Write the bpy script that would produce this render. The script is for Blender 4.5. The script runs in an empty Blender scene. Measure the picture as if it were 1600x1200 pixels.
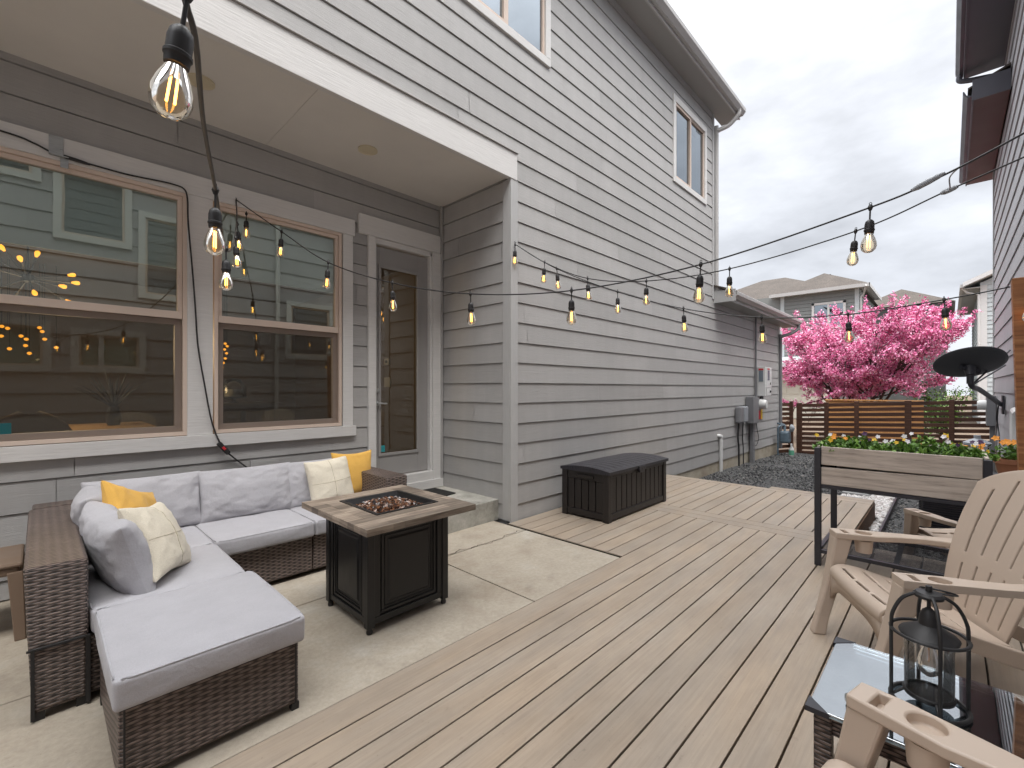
import bpy, bmesh, math, random
import numpy as np
from mathutils import Vector, Matrix, noise as mnoise
R = math.radians
random.seed(7)
sc = bpy.context.scene
COL = sc.collection

# ------------------------------------------------------------------ camera, sky, sun, exposure
CAM_H = 1.36
cd = bpy.data.cameras.new('camera'); cam = bpy.data.objects.new('camera', cd); COL.objects.link(cam)
cd.sensor_width = 36.0; cd.sensor_fit = 'HORIZONTAL'; cd.lens = 16.0
cd.shift_y = 7.0 / 1600.0
cd.clip_start = 0.02; cd.clip_end = 2000
cam.location = (0, 0, CAM_H)
YAW = math.atan2(684.0, 711.0)
cam.rotation_euler = (R(90), 0, YAW - R(90))
sc.camera = cam

world = bpy.data.worlds.new('World'); sc.world = world; world.use_nodes = True
SUN_EL, SUN_AZ = 62.0, 150.0        # azimuth measured from +X towards +Y
nt = world.node_tree; nt.nodes.clear()
def WN(t, **k):
    n = nt.nodes.new(t)
    for a, b in k.items(): setattr(n, a, b)
    return n
sky = WN('ShaderNodeTexSky', sky_type='NISHITA', sun_disc=False, sun_elevation=R(SUN_EL), sun_rotation=R(90 - SUN_AZ))
tc = WN('ShaderNodeTexCoord')
sep = WN('ShaderNodeSeparateXYZ'); nt.links.new(tc.outputs['Generated'], sep.inputs[0])
grad = WN('ShaderNodeValToRGB')
g = grad.color_ramp; g.elements[0].position = 0.0; g.elements[0].color = (.535, .555, .60, 1)
g.elements[1].position = 1.0; g.elements[1].color = (.95, .95, .95, 1)
for p_, c_ in ((.10, (.545, .565, .61, 1)), (.30, (.555, .575, .615, 1)), (.52, (.58, .595, .63, 1))):
    e = g.elements.new(p_); e.color = c_
nt.links.new(sep.outputs['Z'], grad.inputs['Fac'])
mp = WN('ShaderNodeMapping'); mp.inputs['Scale'].default_value = (1.3, 1.3, 3.2)
nt.links.new(tc.outputs['Generated'], mp.inputs['Vector'])
cn = WN('ShaderNodeTexNoise'); cn.inputs['Scale'].default_value = 2.2; cn.inputs['Detail'].default_value = 7; cn.inputs['Roughness'].default_value = .55
nt.links.new(mp.outputs[0], cn.inputs['Vector'])
cr = WN('ShaderNodeMapRange'); cr.inputs['From Min'].default_value = .3; cr.inputs['From Max'].default_value = .7
cr.inputs['To Min'].default_value = .66; cr.inputs['To Max'].default_value = 1.24
nt.links.new(cn.outputs['Fac'], cr.inputs['Value'])
zen = WN('ShaderNodeMapRange'); zen.inputs['From Min'].default_value = .54; zen.inputs['From Max'].default_value = 1.0
zen.inputs['To Min'].default_value = 1.0; zen.inputs['To Max'].default_value = 4.6      # the overcast sky is brightest overhead
nt.links.new(sep.outputs['Z'], zen.inputs['Value'])
mm = WN('ShaderNodeMath', operation='MULTIPLY'); nt.links.new(cr.outputs[0], mm.inputs[0]); nt.links.new(zen.outputs[0], mm.inputs[1])
m10 = WN('ShaderNodeMath', operation='MULTIPLY'); m10.inputs[1].default_value = 10.0; nt.links.new(mm.outputs[0], m10.inputs[0])
vm = WN('ShaderNodeVectorMath', operation='SCALE'); nt.links.new(grad.outputs['Color'], vm.inputs[0]); nt.links.new(m10.outputs[0], vm.inputs['Scale'])
mixs = WN('ShaderNodeMix', data_type='RGBA'); mixs.inputs['Factor'].default_value = .95
nt.links.new(sky.outputs[0], mixs.inputs['A']); nt.links.new(vm.outputs[0], mixs.inputs['B'])
bg = WN('ShaderNodeBackground'); bg.inputs['Strength'].default_value = .10
wo = WN('ShaderNodeOutputWorld')
nt.links.new(mixs.outputs['Result'], bg.inputs['Color']); nt.links.new(bg.outputs[0], wo.inputs[0])

sd = bpy.data.lights.new('sun', 'SUN'); sun = bpy.data.objects.new('sun', sd); COL.objects.link(sun)
sd.energy = 1.5; sd.angle = R(30); sd.color = (1, .96, .9)
dv = Vector((math.cos(R(SUN_AZ)) * math.cos(R(SUN_EL)), math.sin(R(SUN_AZ)) * math.cos(R(SUN_EL)), math.sin(R(SUN_EL))))
dv = Vector((-.22, -.46, .86)).normalized()
sun.rotation_euler = dv.to_track_quat('Z', 'Y').to_euler(); sun.location = (0, 0, 12)
sky.sun_rotation = math.atan2(dv.x, dv.y)

sc.view_settings.view_transform = 'Standard'; sc.view_settings.look = 'None'
sc.view_settings.gamma = 1.0; sc.view_settings.exposure = 0.78
cy = sc.cycles
cy.use_denoising = True; cy.max_bounces = 8; cy.diffuse_bounces = 4; cy.glossy_bounces = 4
cy.transmission_bounces = 6; cy.transparent_max_bounces = 24; cy.caustics_reflective = False; cy.caustics_refractive = False
cy.sample_clamp_indirect = 6.0

# ------------------------------------------------------------------ materials
def mat_base(name):
    m = bpy.data.materials.new(name); m.use_nodes = True
    t = m.node_tree; t.nodes.clear()
    o = t.nodes.new('ShaderNodeOutputMaterial'); b = t.nodes.new('ShaderNodeBsdfPrincipled')
    t.links.new(b.outputs[0], o.inputs[0])
    return m, t, b, o
def coords(t, uv=True, scale=(1, 1, 1)):
    c = t.nodes.new('ShaderNodeTexCoord'); mpn = t.nodes.new('ShaderNodeMapping')
    mpn.inputs['Scale'].default_value = scale
    t.links.new(c.outputs['UV' if uv else 'Object'], mpn.inputs['Vector'])
    return mpn.outputs[0]
def noise_n(t, vec, scale, detail=5, rough=.55):
    n = t.nodes.new('ShaderNodeTexNoise'); n.inputs['Scale'].default_value = scale
    n.inputs['Detail'].default_value = detail; n.inputs['Roughness'].default_value = rough
    t.links.new(vec, n.inputs['Vector']); return n
def rng(t, sock, a, b, fmin=.3, fmax=.7):
    r = t.nodes.new('ShaderNodeMapRange'); r.inputs['From Min'].default_value = fmin; r.inputs['From Max'].default_value = fmax
    r.inputs['To Min'].default_value = a; r.inputs['To Max'].default_value = b
    t.links.new(sock, r.inputs['Value']); return r.outputs[0]
def scalecol(t, col, fac):
    v = t.nodes.new('ShaderNodeVectorMath'); v.operation = 'SCALE'
    if hasattr(col, 'default_value'): t.links.new(col, v.inputs[0])
    else: v.inputs[0].default_value = col[:3]
    t.links.new(fac, v.inputs['Scale']); return v.outputs[0]
def mul(t, a, b):
    v = t.nodes.new('ShaderNodeMath'); v.operation = 'MULTIPLY'; t.links.new(a, v.inputs[0]); t.links.new(b, v.inputs[1]); return v.outputs[0]
def ramp_n(t, sock, stops):
    r = t.nodes.new('ShaderNodeValToRGB'); el = r.color_ramp.elements
    el[0].position = stops[0][0]; el[0].color = (*stops[0][1], 1); el[1].position = stops[-1][0]; el[1].color = (*stops[-1][1], 1)
    for p_, c_ in stops[1:-1]:
        e_ = el.new(p_); e_.color = (*c_, 1)
    t.links.new(sock, r.inputs['Fac']); return r.outputs[0]
def bump_n(t, h, b, strength, dist=.01):
    n = t.nodes.new('ShaderNodeBump'); n.inputs['Strength'].default_value = strength; n.inputs['Distance'].default_value = dist
    t.links.new(h, n.inputs['Height']); t.links.new(n.outputs[0], b.inputs['Normal'])

def M(name, col=(.5, .5, .5), rough=.6, var=.08, scale=4, grain=(1, 1, 1), bump=.15, bscale=60, bdist=.004,
      metal=0.0, tint=0.0, ramp=None, uv=True, spec=.5, blotch=0.0, blotch_scale=.8, coat=0.0, sss=0.0):
    m, t, b, o = mat_base(name)
    v = coords(t, uv, grain)
    n1 = noise_n(t, v, scale)
    fac = rng(t, n1.outputs['Fac'], 1 - var, 1 + var)
    at = None
    if tint or ramp:
        at = t.nodes.new('ShaderNodeAttribute'); at.attribute_name = 'tint'
    base = col
    if ramp: base = ramp_n(t, at.outputs['Fac'], ramp)
    if tint: fac = mul(t, fac, rng(t, at.outputs['Fac'], 1 - tint, 1 + tint, 0, 1))
    if blotch:
        n3 = noise_n(t, coords(t, uv), blotch_scale, 6, .62)
        fac = mul(t, fac, rng(t, n3.outputs['Fac'], 1 - blotch, 1 + blotch))
    t.links.new(scalecol(t, base, fac), b.inputs['Base Color'])
    rn = rng(t, n1.outputs['Fac'], max(.02, rough - .08), min(1, rough + .08))
    t.links.new(rn, b.inputs['Roughness'])
    b.inputs['Metallic'].default_value = metal; b.inputs['Specular IOR Level'].default_value = spec
    b.inputs['Coat Weight'].default_value = coat
    if sss:
        b.inputs['Subsurface Weight'].default_value = sss; b.inputs['Subsurface Radius'].default_value = (.02, .01, .01)
    if bump:
        n2 = noise_n(t, v, bscale, 4)
        bump_n(t, n2.outputs['Fac'], b, bump, bdist)
    return m

def glass_pane(name, tint=(.78, .95, .88), refl=.20, trans=(.86, .9, .88)):
    m = bpy.data.materials.new(name); m.use_nodes = True; t = m.node_tree; t.nodes.clear()
    o = t.nodes.new('ShaderNodeOutputMaterial'); mx = t.nodes.new('ShaderNodeMixShader')
    tr = t.nodes.new('ShaderNodeBsdfTransparent'); tr.inputs[0].default_value = (*trans, 1)
    gl = t.nodes.new('ShaderNodeBsdfGlossy'); gl.inputs['Roughness'].default_value = .0; gl.inputs[0].default_value = (*tint, 1)
    lw = t.nodes.new('ShaderNodeLayerWeight'); lw.inputs['Blend'].default_value = .35
    t.links.new(rng(t, lw.outputs['Fresnel'], refl, .95, 0.04, 1), mx.inputs[0])
    v = coords(t, False); n = noise_n(t, v, 1.1, 2)
    bn = t.nodes.new('ShaderNodeBump'); bn.inputs['Strength'].default_value = .05; bn.inputs['Distance'].default_value = .02
    t.links.new(n.outputs['Fac'], bn.inputs['Height']); t.links.new(bn.outputs[0], gl.inputs['Normal'])
    t.links.new(tr.outputs[0], mx.inputs[1]); t.links.new(gl.outputs[0], mx.inputs[2]); t.links.new(mx.outputs[0], o.inputs[0])
    return m
def see_through(name, col, opacity):
    m = bpy.data.materials.new(name); m.use_nodes = True; t = m.node_tree; t.nodes.clear()
    o = t.nodes.new('ShaderNodeOutputMaterial'); mx = t.nodes.new('ShaderNodeMixShader'); mx.inputs[0].default_value = opacity
    tr = t.nodes.new('ShaderNodeBsdfTransparent'); df = t.nodes.new('ShaderNodeBsdfDiffuse'); df.inputs[0].default_value = (*col, 1)
    t.links.new(tr.outputs[0], mx.inputs[1]); t.links.new(df.outputs[0], mx.inputs[2]); t.links.new(mx.outputs[0], o.inputs[0])
    return m
def emis(name, col, s):
    m = bpy.data.materials.new(name); m.use_nodes = True; t = m.node_tree; t.nodes.clear()
    o = t.nodes.new('ShaderNodeOutputMaterial'); e = t.nodes.new('ShaderNodeEmission')
    e.inputs[0].default_value = (*col, 1); e.inputs[1].default_value = s
    t.links.new(e.outputs[0], o.inputs[0]); return m

def wood_mat(name, stops, rough=.6, gscale=(2.2, 26, 26), bump=.25, uv=True, tint=.0, knots=True):
    m, t, b, o = mat_base(name)
    v = coords(t, uv, gscale)
    n1 = noise_n(t, v, 1.6, 8, .6)
    n2 = noise_n(t, coords(t, uv, (gscale[0] * 3, gscale[1] * 3, gscale[2] * 3)), 2.2, 4, .6)
    mixv = t.nodes.new('ShaderNodeMath'); mixv.operation = 'MULTIPLY_ADD'; mixv.inputs[1].default_value = .35
    t.links.new(n2.outputs['Fac'], mixv.inputs[0]); t.links.new(n1.outputs['Fac'], mixv.inputs[2])
    f = rng(t, mixv.outputs[0], 0, 1, .42, .95)
    c = ramp_n(t, f, stops)
    fac = rng(t, noise_n(t, coords(t, uv), 1.3, 3).outputs['Fac'], .88, 1.12)
    if tint:
        at = t.nodes.new('ShaderNodeAttribute'); at.attribute_name = 'tint'
        fac = mul(t, fac, rng(t, at.outputs['Fac'], 1 - tint, 1 + tint, 0, 1))
    t.links.new(scalecol(t, c, fac), b.inputs['Base Color']); b.inputs['Roughness'].default_value = rough
    bump_n(t, mixv.outputs[0], b, bump, .004)
    return m

def siding_mat(name, col, tint=.075):
    m, t, b, o = mat_base(name)
    v = coords(t, True, (2.2, 38, 38))
    n = noise_n(t, v, 2.0, 6, .62); nd = n.inputs['Distortion']; nd.default_value = 1.2
    at = t.nodes.new('ShaderNodeAttribute'); at.attribute_name = 'tint'
    fac = mul(t, rng(t, n.outputs['Fac'], .955, 1.045), rng(t, at.outputs['Fac'], 1 - tint, 1 + tint, 0, 1))
    fac = mul(t, fac, rng(t, noise_n(t, coords(t, True), .9, 5, .6).outputs['Fac'], .95, 1.05))
    fac = mul(t, fac, rng(t, noise_n(t, coords(t, True, (5, .35, 1)), 1.6, 5, .6).outputs['Fac'], .955, 1.03))
    t.links.new(scalecol(t, col, fac), b.inputs['Base Color']); b.inputs['Roughness'].default_value = .55
    bump_n(t, n.outputs['Fac'], b, .5, .006)
    return m

def deck_mat(name, col):
    m, t, b, o = mat_base(name)
    at = t.nodes.new('ShaderNodeAttribute'); at.attribute_name = 'tint'
    g1 = noise_n(t, coords(t, True, (1.0, 30, 30)), 2.6, 6, .65)
    # every board gets its own grain: shift the pattern by the board's tint
    f = rng(t, g1.outputs['Fac'], .87, 1.12)
    f = mul(t, f, rng(t, at.outputs['Fac'], .925, 1.06, 0, 1))
    f = mul(t, f, rng(t, noise_n(t, coords(t, True, (1.0, 2.2, 1)), 1.5, 7, .65).outputs['Fac'], .86, 1.12))
    f = mul(t, f, rng(t, noise_n(t, coords(t, True, (3, 6, 1)), 6.0, 5, .6).outputs['Fac'], .80, 1.0, .26, .36))
    f = mul(t, f, rng(t, noise_n(t, coords(t, True), 48, 3, .5).outputs['Fac'], .72, 1.0, .22, .30))
    warm = ramp_n(t, rng(t, noise_n(t, coords(t, True, (.6, 3, 1)), 1.8, 4).outputs['Fac'], 0, 1), [(0, (col[0] * 1.02, col[1] * .97, col[2] * .92)), (1, (col[0] * .98, col[1] * 1.01, col[2] * 1.06))])
    t.links.new(scalecol(t, warm, f), b.inputs['Base Color'])
    t.links.new(rng(t, g1.outputs['Fac'], .48, .66), b.inputs['Roughness'])
    bump_n(t, g1.outputs['Fac'], b, .35, .004)
    return m
def wicker_mat(name):
    m, t, b, o = mat_base(name)
    v0 = coords(t, True); wn = noise_n(t, v0, 16, 3)
    va = t.nodes.new('ShaderNodeVectorMath'); va.operation = 'MULTIPLY_ADD'; va.inputs[1].default_value = (.014, .0035, 0)
    t.links.new(wn.outputs['Color'], va.inputs[0]); t.links.new(v0, va.inputs[2])
    sx = t.nodes.new('ShaderNodeSeparateXYZ'); t.links.new(va.outputs[0], sx.inputs[0])
    def mth(op, a, b_=None, c=None):
        n = t.nodes.new('ShaderNodeMath'); n.operation = op
        for i, q in enumerate((a, b_, c)):
            if q is None: continue
            if isinstance(q, (int, float)): n.inputs[i].default_value = q
            else: t.links.new(q, n.inputs[i])
        return n.outputs[0]
    vr = mth('MULTIPLY', sx.outputs['Y'], 1 / .0118); row = mth('FLOOR', vr); fr = mth('FRACT', vr)
    d = mth('MULTIPLY_ADD', fr, 2.0, -1.0); prof = mth('SUBTRACT', 1.0, mth('MULTIPLY', mth('MULTIPLY', d, d), mth('MULTIPLY', d, d)))
    ph = mth('SINE', mth('ADD', mth('MULTIPLY', sx.outputs['X'], 2 * math.pi / .070), mth('MULTIPLY', row, math.pi)))
    ov = mth('SMOOTH_MIN', mth('MULTIPLY_ADD', ph, .50, .86), 1.0, .15)     # each strand dives under an upright once per repeat
    h = mth('MULTIPLY', prof, ov)
    n = noise_n(t, coords(t, True, (5, 80, 1)), 3, 4)
    col = ramp_n(t, h, [(0, (.004, .003, .003)), (.30, (.022, .017, .016)), (.55, (.118, .084, .070)), (1, (.205, .158, .138))])
    fac = mul(t, rng(t, n.outputs['Fac'], .6, 1.5), rng(t, noise_n(t, v0, 3.5, 3).outputs['Fac'], .78, 1.22))
    t.links.new(scalecol(t, col, fac), b.inputs['Base Color'])
    b.inputs['Roughness'].default_value = .40; b.inputs['Specular IOR Level'].default_value = .45
    bump_n(t, h, b, .9, .008)
    return m
def fabric_mat(name, col, weave=650, var=.05, bump=.25):
    m, t, b, o = mat_base(name)
    v = coords(t, False)
    n0 = noise_n(t, v, 5, 5, .6); n1 = noise_n(t, v, weave, 2); n2 = noise_n(t, v, 14, 4)
    fac = mul(t, rng(t, n0.outputs['Fac'], 1 - var, 1 + var), rng(t, n1.outputs['Fac'], .9, 1.08))
    t.links.new(scalecol(t, col, fac), b.inputs['Base Color']); b.inputs['Roughness'].default_value = .92
    b.inputs['Sheen Weight'].default_value = .15; b.inputs['Specular IOR Level'].default_value = .2
    ad = t.nodes.new('ShaderNodeMath'); ad.operation = 'MULTIPLY_ADD'; ad.inputs[1].default_value = .06
    t.links.new(n1.outputs['Fac'], ad.inputs[0]); t.links.new(n2.outputs['Fac'], ad.inputs[2])
    bump_n(t, ad.outputs[0], b, bump, .02)
    return m
def concrete_mat(name, stops, sc1=1.1):
    m, t, b, o = mat_base(name)
    v = coords(t, True)
    n1 = noise_n(t, v, sc1, 9, .65); n2 = noise_n(t, v, 38, 6, .7); n3 = noise_n(t, v, 5.5, 7, .62)
    f = t.nodes.new('ShaderNodeMath'); f.operation = 'MULTIPLY_ADD'; f.inputs[1].default_value = .45
    t.links.new(n3.outputs['Fac'], f.inputs[0]); t.links.new(n1.outputs['Fac'], f.inputs[2])
    c = ramp_n(t, rng(t, f.outputs[0], 0, 1, .5, .95), stops)
    f2 = mul(t, rng(t, n2.outputs['Fac'], .88, 1.12), rng(t, noise_n(t, v, 130, 2).outputs['Fac'], .62, 1.0, .24, .34))
    f2 = mul(t, f2, rng(t, noise_n(t, v, 2.7, 8, .7).outputs['Fac'], .84, 1.0, .30, .44))
    t.links.new(scalecol(t, c, f2), b.inputs['Base Color'])
    b.inputs['Roughness'].default_value = .8
    bump_n(t, n2.outputs['Fac'], b, .25, .004)
    return m

MT = {}
MT['siding'] = siding_mat('grey_siding_paint', (.402, .395, .39))
MT['siding_n'] = siding_mat('neighbour_siding_paint', (.42, .41, .425))
MT['siding_far'] = siding_mat('far_siding_paint', (.225, .235, .228))
MT['siding_far_pale'] = siding_mat('pale_siding_paint', (.52, .56, .57))
MT['trim'] = M('white_trim_paint', (.67, .66, .65), .55, .05, 3, (2, 26, 26), .35, 3, .006)
MT['trim_grey'] = M('grey_trim_paint', (.46, .46, .46), .55, .05, 3, (26, 2, 26), .3, 3, .005)
MT['soffit'] = M('soffit_paint', (.71, .685, .65), .7, .04, 2, bump=.1)
MT['eave'] = M('eave_paint', (.36, .355, .34), .6, .04, 2, bump=.05)
MT['gutter'] = M('gutter_metal', (.48, .47, .46), .4, .05, 3, bump=.03)
MT['gutter_dark'] = M('dark_gutter_metal', (.10, .10, .12), .4, .05, 3, bump=.03)
MT['brown_soffit'] = M('brown_soffit_paint', (.13, .08, .075), .6, .06, 2, bump=.05)
MT['frame'] = M('almond_vinyl', (.66, .54, .46), .45, .03, 3, bump=.02)
MT['door'] = M('grey_door_paint', (.31, .30, .295), .45, .03, 3, bump=.04)
MT['pane'] = glass_pane('window_glass', (.91, 1.0, .92), .25)
MT['pane_door'] = glass_pane('door_glass', (.9, .95, .92), .14)
MT['pane_far'] = glass_pane('far_window_glass', (.8, .88, .95), .35, (.3, .33, .36))
MT['screen'] = see_through('insect_screen', (.04, .033, .03), .42)
MT['concrete'] = concrete_mat('stained_concrete', [(0, (.32, .268, .205)), (.22, (.365, .308, .24)), (.42, (.405, .352, .282)), (.6, (.43, .376, .302)), (.8, (.45, .405, .338)), (1, (.505, .475, .415))])
MT['concrete_step'] = concrete_mat('step_concrete', [(0, (.20, .19, .17)), (.5, (.38, .37, .33)), (1, (.55, .53, .49))], 3)
MT['found'] = concrete_mat('foundation_concrete', [(0, (.30, .25, .19)), (.5, (.42, .37, .29)), (1, (.52, .48, .40))], 2)
MT['deck'] = deck_mat('composite_deck', (.37, .304, .236))
MT['deck_dark'] = M('deck_framing', (.05, .04, .03), .9, .1)
MT['fascia_wood'] = wood_mat('deck_side_wood', [(0, (.10, .045, .015)), (1, (.22, .11, .045))])
MT['gravel'] = M('dark_gravel', rough=.85, var=.25, scale=60, bump=.8, bscale=45, bdist=.02, ramp=[(0, (.035, .036, .04)), (.5, (.10, .10, .10)), (.85, (.19, .185, .18)), (1, (.32, .30, .28))])
MT['ground'] = M('gravel_ground', (.085, .085, .085), .9, .4, 70, bump=.8, bscale=60, bdist=.02, blotch=.15)
MT['dirt'] = M('mulch_ground', (.14, .10, .07), .9, .4, 40, bump=.8, bscale=50, bdist=.02, blotch=.2)
MT['whitestone'] = M('white_stones', rough=.8, var=.12, scale=30, bump=.3, ramp=[(0, (.50, .44, .42)), (.5, (.72, .69, .67)), (1, (.85, .83, .82))])
MT['wicker'] = wicker_mat('brown_wicker')
MT['cushion'] = fabric_mat('grey_lilac_fabric', (.445, .438, .465), 420, .05, .35)
MT['yellow'] = fabric_mat('mustard_fabric', (.74, .43, .10), 500)
MT['cream'] = fabric_mat('cream_fabric', (.72, .66, .54), 260, .06, .35)
MT['stitch'] = fabric_mat('cream_stitching', (.50, .44, .33))
MT['planks'] = wood_mat('reclaimed_planks', [(0, (.105, .08, .062)), (.4, (.215, .17, .132)), (.7, (.32, .26, .205)), (1, (.41, .345, .28))], .55, tint=.38)
MT['planks_cool'] = MT['planks']
MT['black_metal'] = M('black_powdercoat', (.014, .014, .015), .38, .15, 5, (30, 2, 2), .12, 5, .002, spec=.45)
MT['black_metal_worn'] = M('rubbed_black_edge', (.05, .048, .045), .45, .3, 8, bump=.1)
MT['fireglass'] = M('amber_fire_glass', rough=.12, var=.2, scale=40, bump=0, ramp=[(0, (.012, .010, .010)), (.35, (.06, .025, .015)), (.6, (.19, .075, .03)), (.85, (.24, .12, .07)), (1, (.34, .27, .22))], spec=.8)
MT['resin'] = M('dark_brown_resin', (.017, .014, .0135), .42, .15, 6, (2, 30, 2), .25, 7, .002, tint=.12)
MT['resin_lid'] = M('black_resin_lid', (.028, .027, .034), .32, .15, 6, (30, 2, 2), .2, 7, .002)
MT['greywood'] = wood_mat('weathered_planter_wood', [(0, (.25, .205, .175)), (.45, (.53, .455, .395)), (1, (.67, .595, .525))], .75, (1.6, 22, 22), .35)
MT['steel'] = M('dark_steel', (.028, .028, .036), .42, .1, 6, bump=.03)
MT['tan'] = M('tan_resin', (.53, .43, .35), .42, .03, 5, (1, 1, 1), .06, 220, .001)
MT['tabletop'] = glass_pane('frosted_table_glass', (.95, .98, 1.0), .45, (.88, .93, .95))
MT['lantern_glass'] = glass_pane('lantern_glass', (1, 1, 1), .10, (.96, .97, .97))
MT['bulb_glass'] = glass_pane('bulb_glass', (1, .97, .9), .09, (1.0, .91, .76))
MT['cable'] = M('black_cable_rubber', (.018, .017, .018), .5, .1, 20, bump=.05)
MT['cable_wet'] = M('brown_cable_rubber', (.06, .055, .05), .45, .1, 20, bump=.05)
MT['filament'] = emis('bulb_filament', (1, .45, .08), 8)
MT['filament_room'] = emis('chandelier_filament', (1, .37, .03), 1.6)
MT['cedar'] = wood_mat('cedar_wood', [(0, (.13, .045, .015)), (.45, (.33, .135, .05)), (1, (.50, .24, .10))], .6, (1, 30, 30))
MT['cedar_fence'] = wood_mat('orange_cedar', [(0, (.42, .19, .06)), (1, (.68, .36, .14))], .6)
MT['fence'] = wood_mat('stained_fence', [(0, (.040, .017, .011)), (.5, (.09, .038, .021)), (1, (.16, .07, .04))], .55, tint=.2)
MT['shingle'] = M('tan_shingles', (.078, .064, .054), .85, .45, 5, (1.2, 4, 4), .6, 4, .03, blotch=.2, blotch_scale=1.5)
MT['garage'] = M('cream_garage_paint', (.62, .59, .50), .5, .03, 3, bump=.02)
MT['petal'] = M('pink_blossom', rough=.6, var=.06, bump=0, ramp=[(0, (.52, .06, .22)), (.3, (.76, .16, .38)), (.6, (.87, .31, .53)), (.85, (.91, .48, .65)), (1, (.95, .73, .82))], uv=False)
MT['bark'] = M('crabapple_bark', (.075, .05, .045), .85, .3, 12, (1, 1, .3), .5, 30, .01, uv=False)
MT['leaf'] = M('green_leaf', rough=.5, var=.08, bump=0, ramp=[(0, (.045, .11, .015)), (.6, (.12, .26, .03)), (1, (.24, .40, .07))], uv=False)
MT['soil'] = M('dark_soil', (.03, .022, .016), .95, .4, 60, bump=.8, bscale=60, bdist=.01)
MT['pansy_y'] = M('yellow_petals', (.80, .52, .03), .55, .12, 30, bump=0, uv=False)
MT['pansy_o'] = M('orange_petals', (.85, .33, .03), .55, .12, 30, bump=0, uv=False)
MT['pansy_p'] = M('purple_petals', (.055, .012, .07), .55, .2, 30, bump=0, uv=False)
MT['pansy_w'] = M('white_petals', (.80, .78, .80), .55, .08, 30, bump=0, uv=False)
MT['white_plastic'] = M('white_plastic', (.72, .72, .71), .4, .03, 5, bump=.02)
MT['grey_plastic'] = M('grey_plastic', (.32, .34, .37), .45, .04, 5, bump=.02)
MT['grey_box'] = M('painted_steel_box', (.21, .21, .22), .5, .05, 5, bump=.03)
MT['blue_grey'] = M('blue_grey_cast_iron', (.13, .18, .22), .5, .15, 12, bump=.1)
MT['red'] = M('red_label', (.55, .03, .04), .5, .05, 5, bump=0)
MT['display'] = M('display_glass', (.20, .24, .28), .15, .05, 5, bump=0)
MT['dish'] = M('grey_dish_paint', (.045, .047, .053), .5, .08, 4, bump=.03)
MT['teal'] = M('teal_print', (.02, .30, .34), .4, .08, 5, bump=0)
MT['alu'] = M('galvanised_metal', (.42, .43, .43), .35, .15, 14, (1, 8, 1), .1, 20, .002, metal=.7)
MT['brown'] = M('brown_resin', (.20, .14, .10), .45, .05, 5, bump=.03)
MT['weave_grey'] = M('grey_weave', (.55, .62, .64), .5, .2, 20, bump=.2)
MT['mat'] = M('black_doormat', (.016, .015, .014), .95, .3, 60, bump=.8, bscale=300, bdist=.004)
MT['room_wall'] = M('room_wall_paint', (.25, .20, .155), .8, .03, 2, bump=.02)
MT['room_floor'] = wood_mat('room_floor_wood', [(0, (.09, .06, .04)), (1, (.17, .11, .07))])
MT['room_dark'] = M('dark_cabinet_paint', (.05, .055, .06), .5, .1)
MT['blind_teal'] = M('pale_teal_blind', (.45, .60, .58), .8, .05, 3, bump=.03)
MT['blind'] = M('roller_blind_cloth', (.64, .74, .67), .85, .03, 3, bump=.05)
MT['linen'] = fabric_mat('tan_upholstery', (.40, .29, .18))
MT['oak'] = wood_mat('oak_table', [(0, (.32, .20, .10)), (1, (.50, .34, .19))])
MT['lens'] = M('recessed_light_trim', (.62, .55, .40), .5, .03, 5, bump=0)
MT['ac'] = M('dark_ac_grille', (.035, .036, .04), .5, .2, 10, bump=.1)
MT['terracotta'] = M('terracotta_pot', (.30, .13, .07), .8, .1, 8, bump=.1)
MT['stone'] = concrete_mat('stepping_stone', [(0, (.22, .22, .22)), (1, (.40, .40, .39))], 4)
MT['asphalt'] = M('asphalt', (.07, .07, .072), .9, .2, 30, bump=.4)

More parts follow.
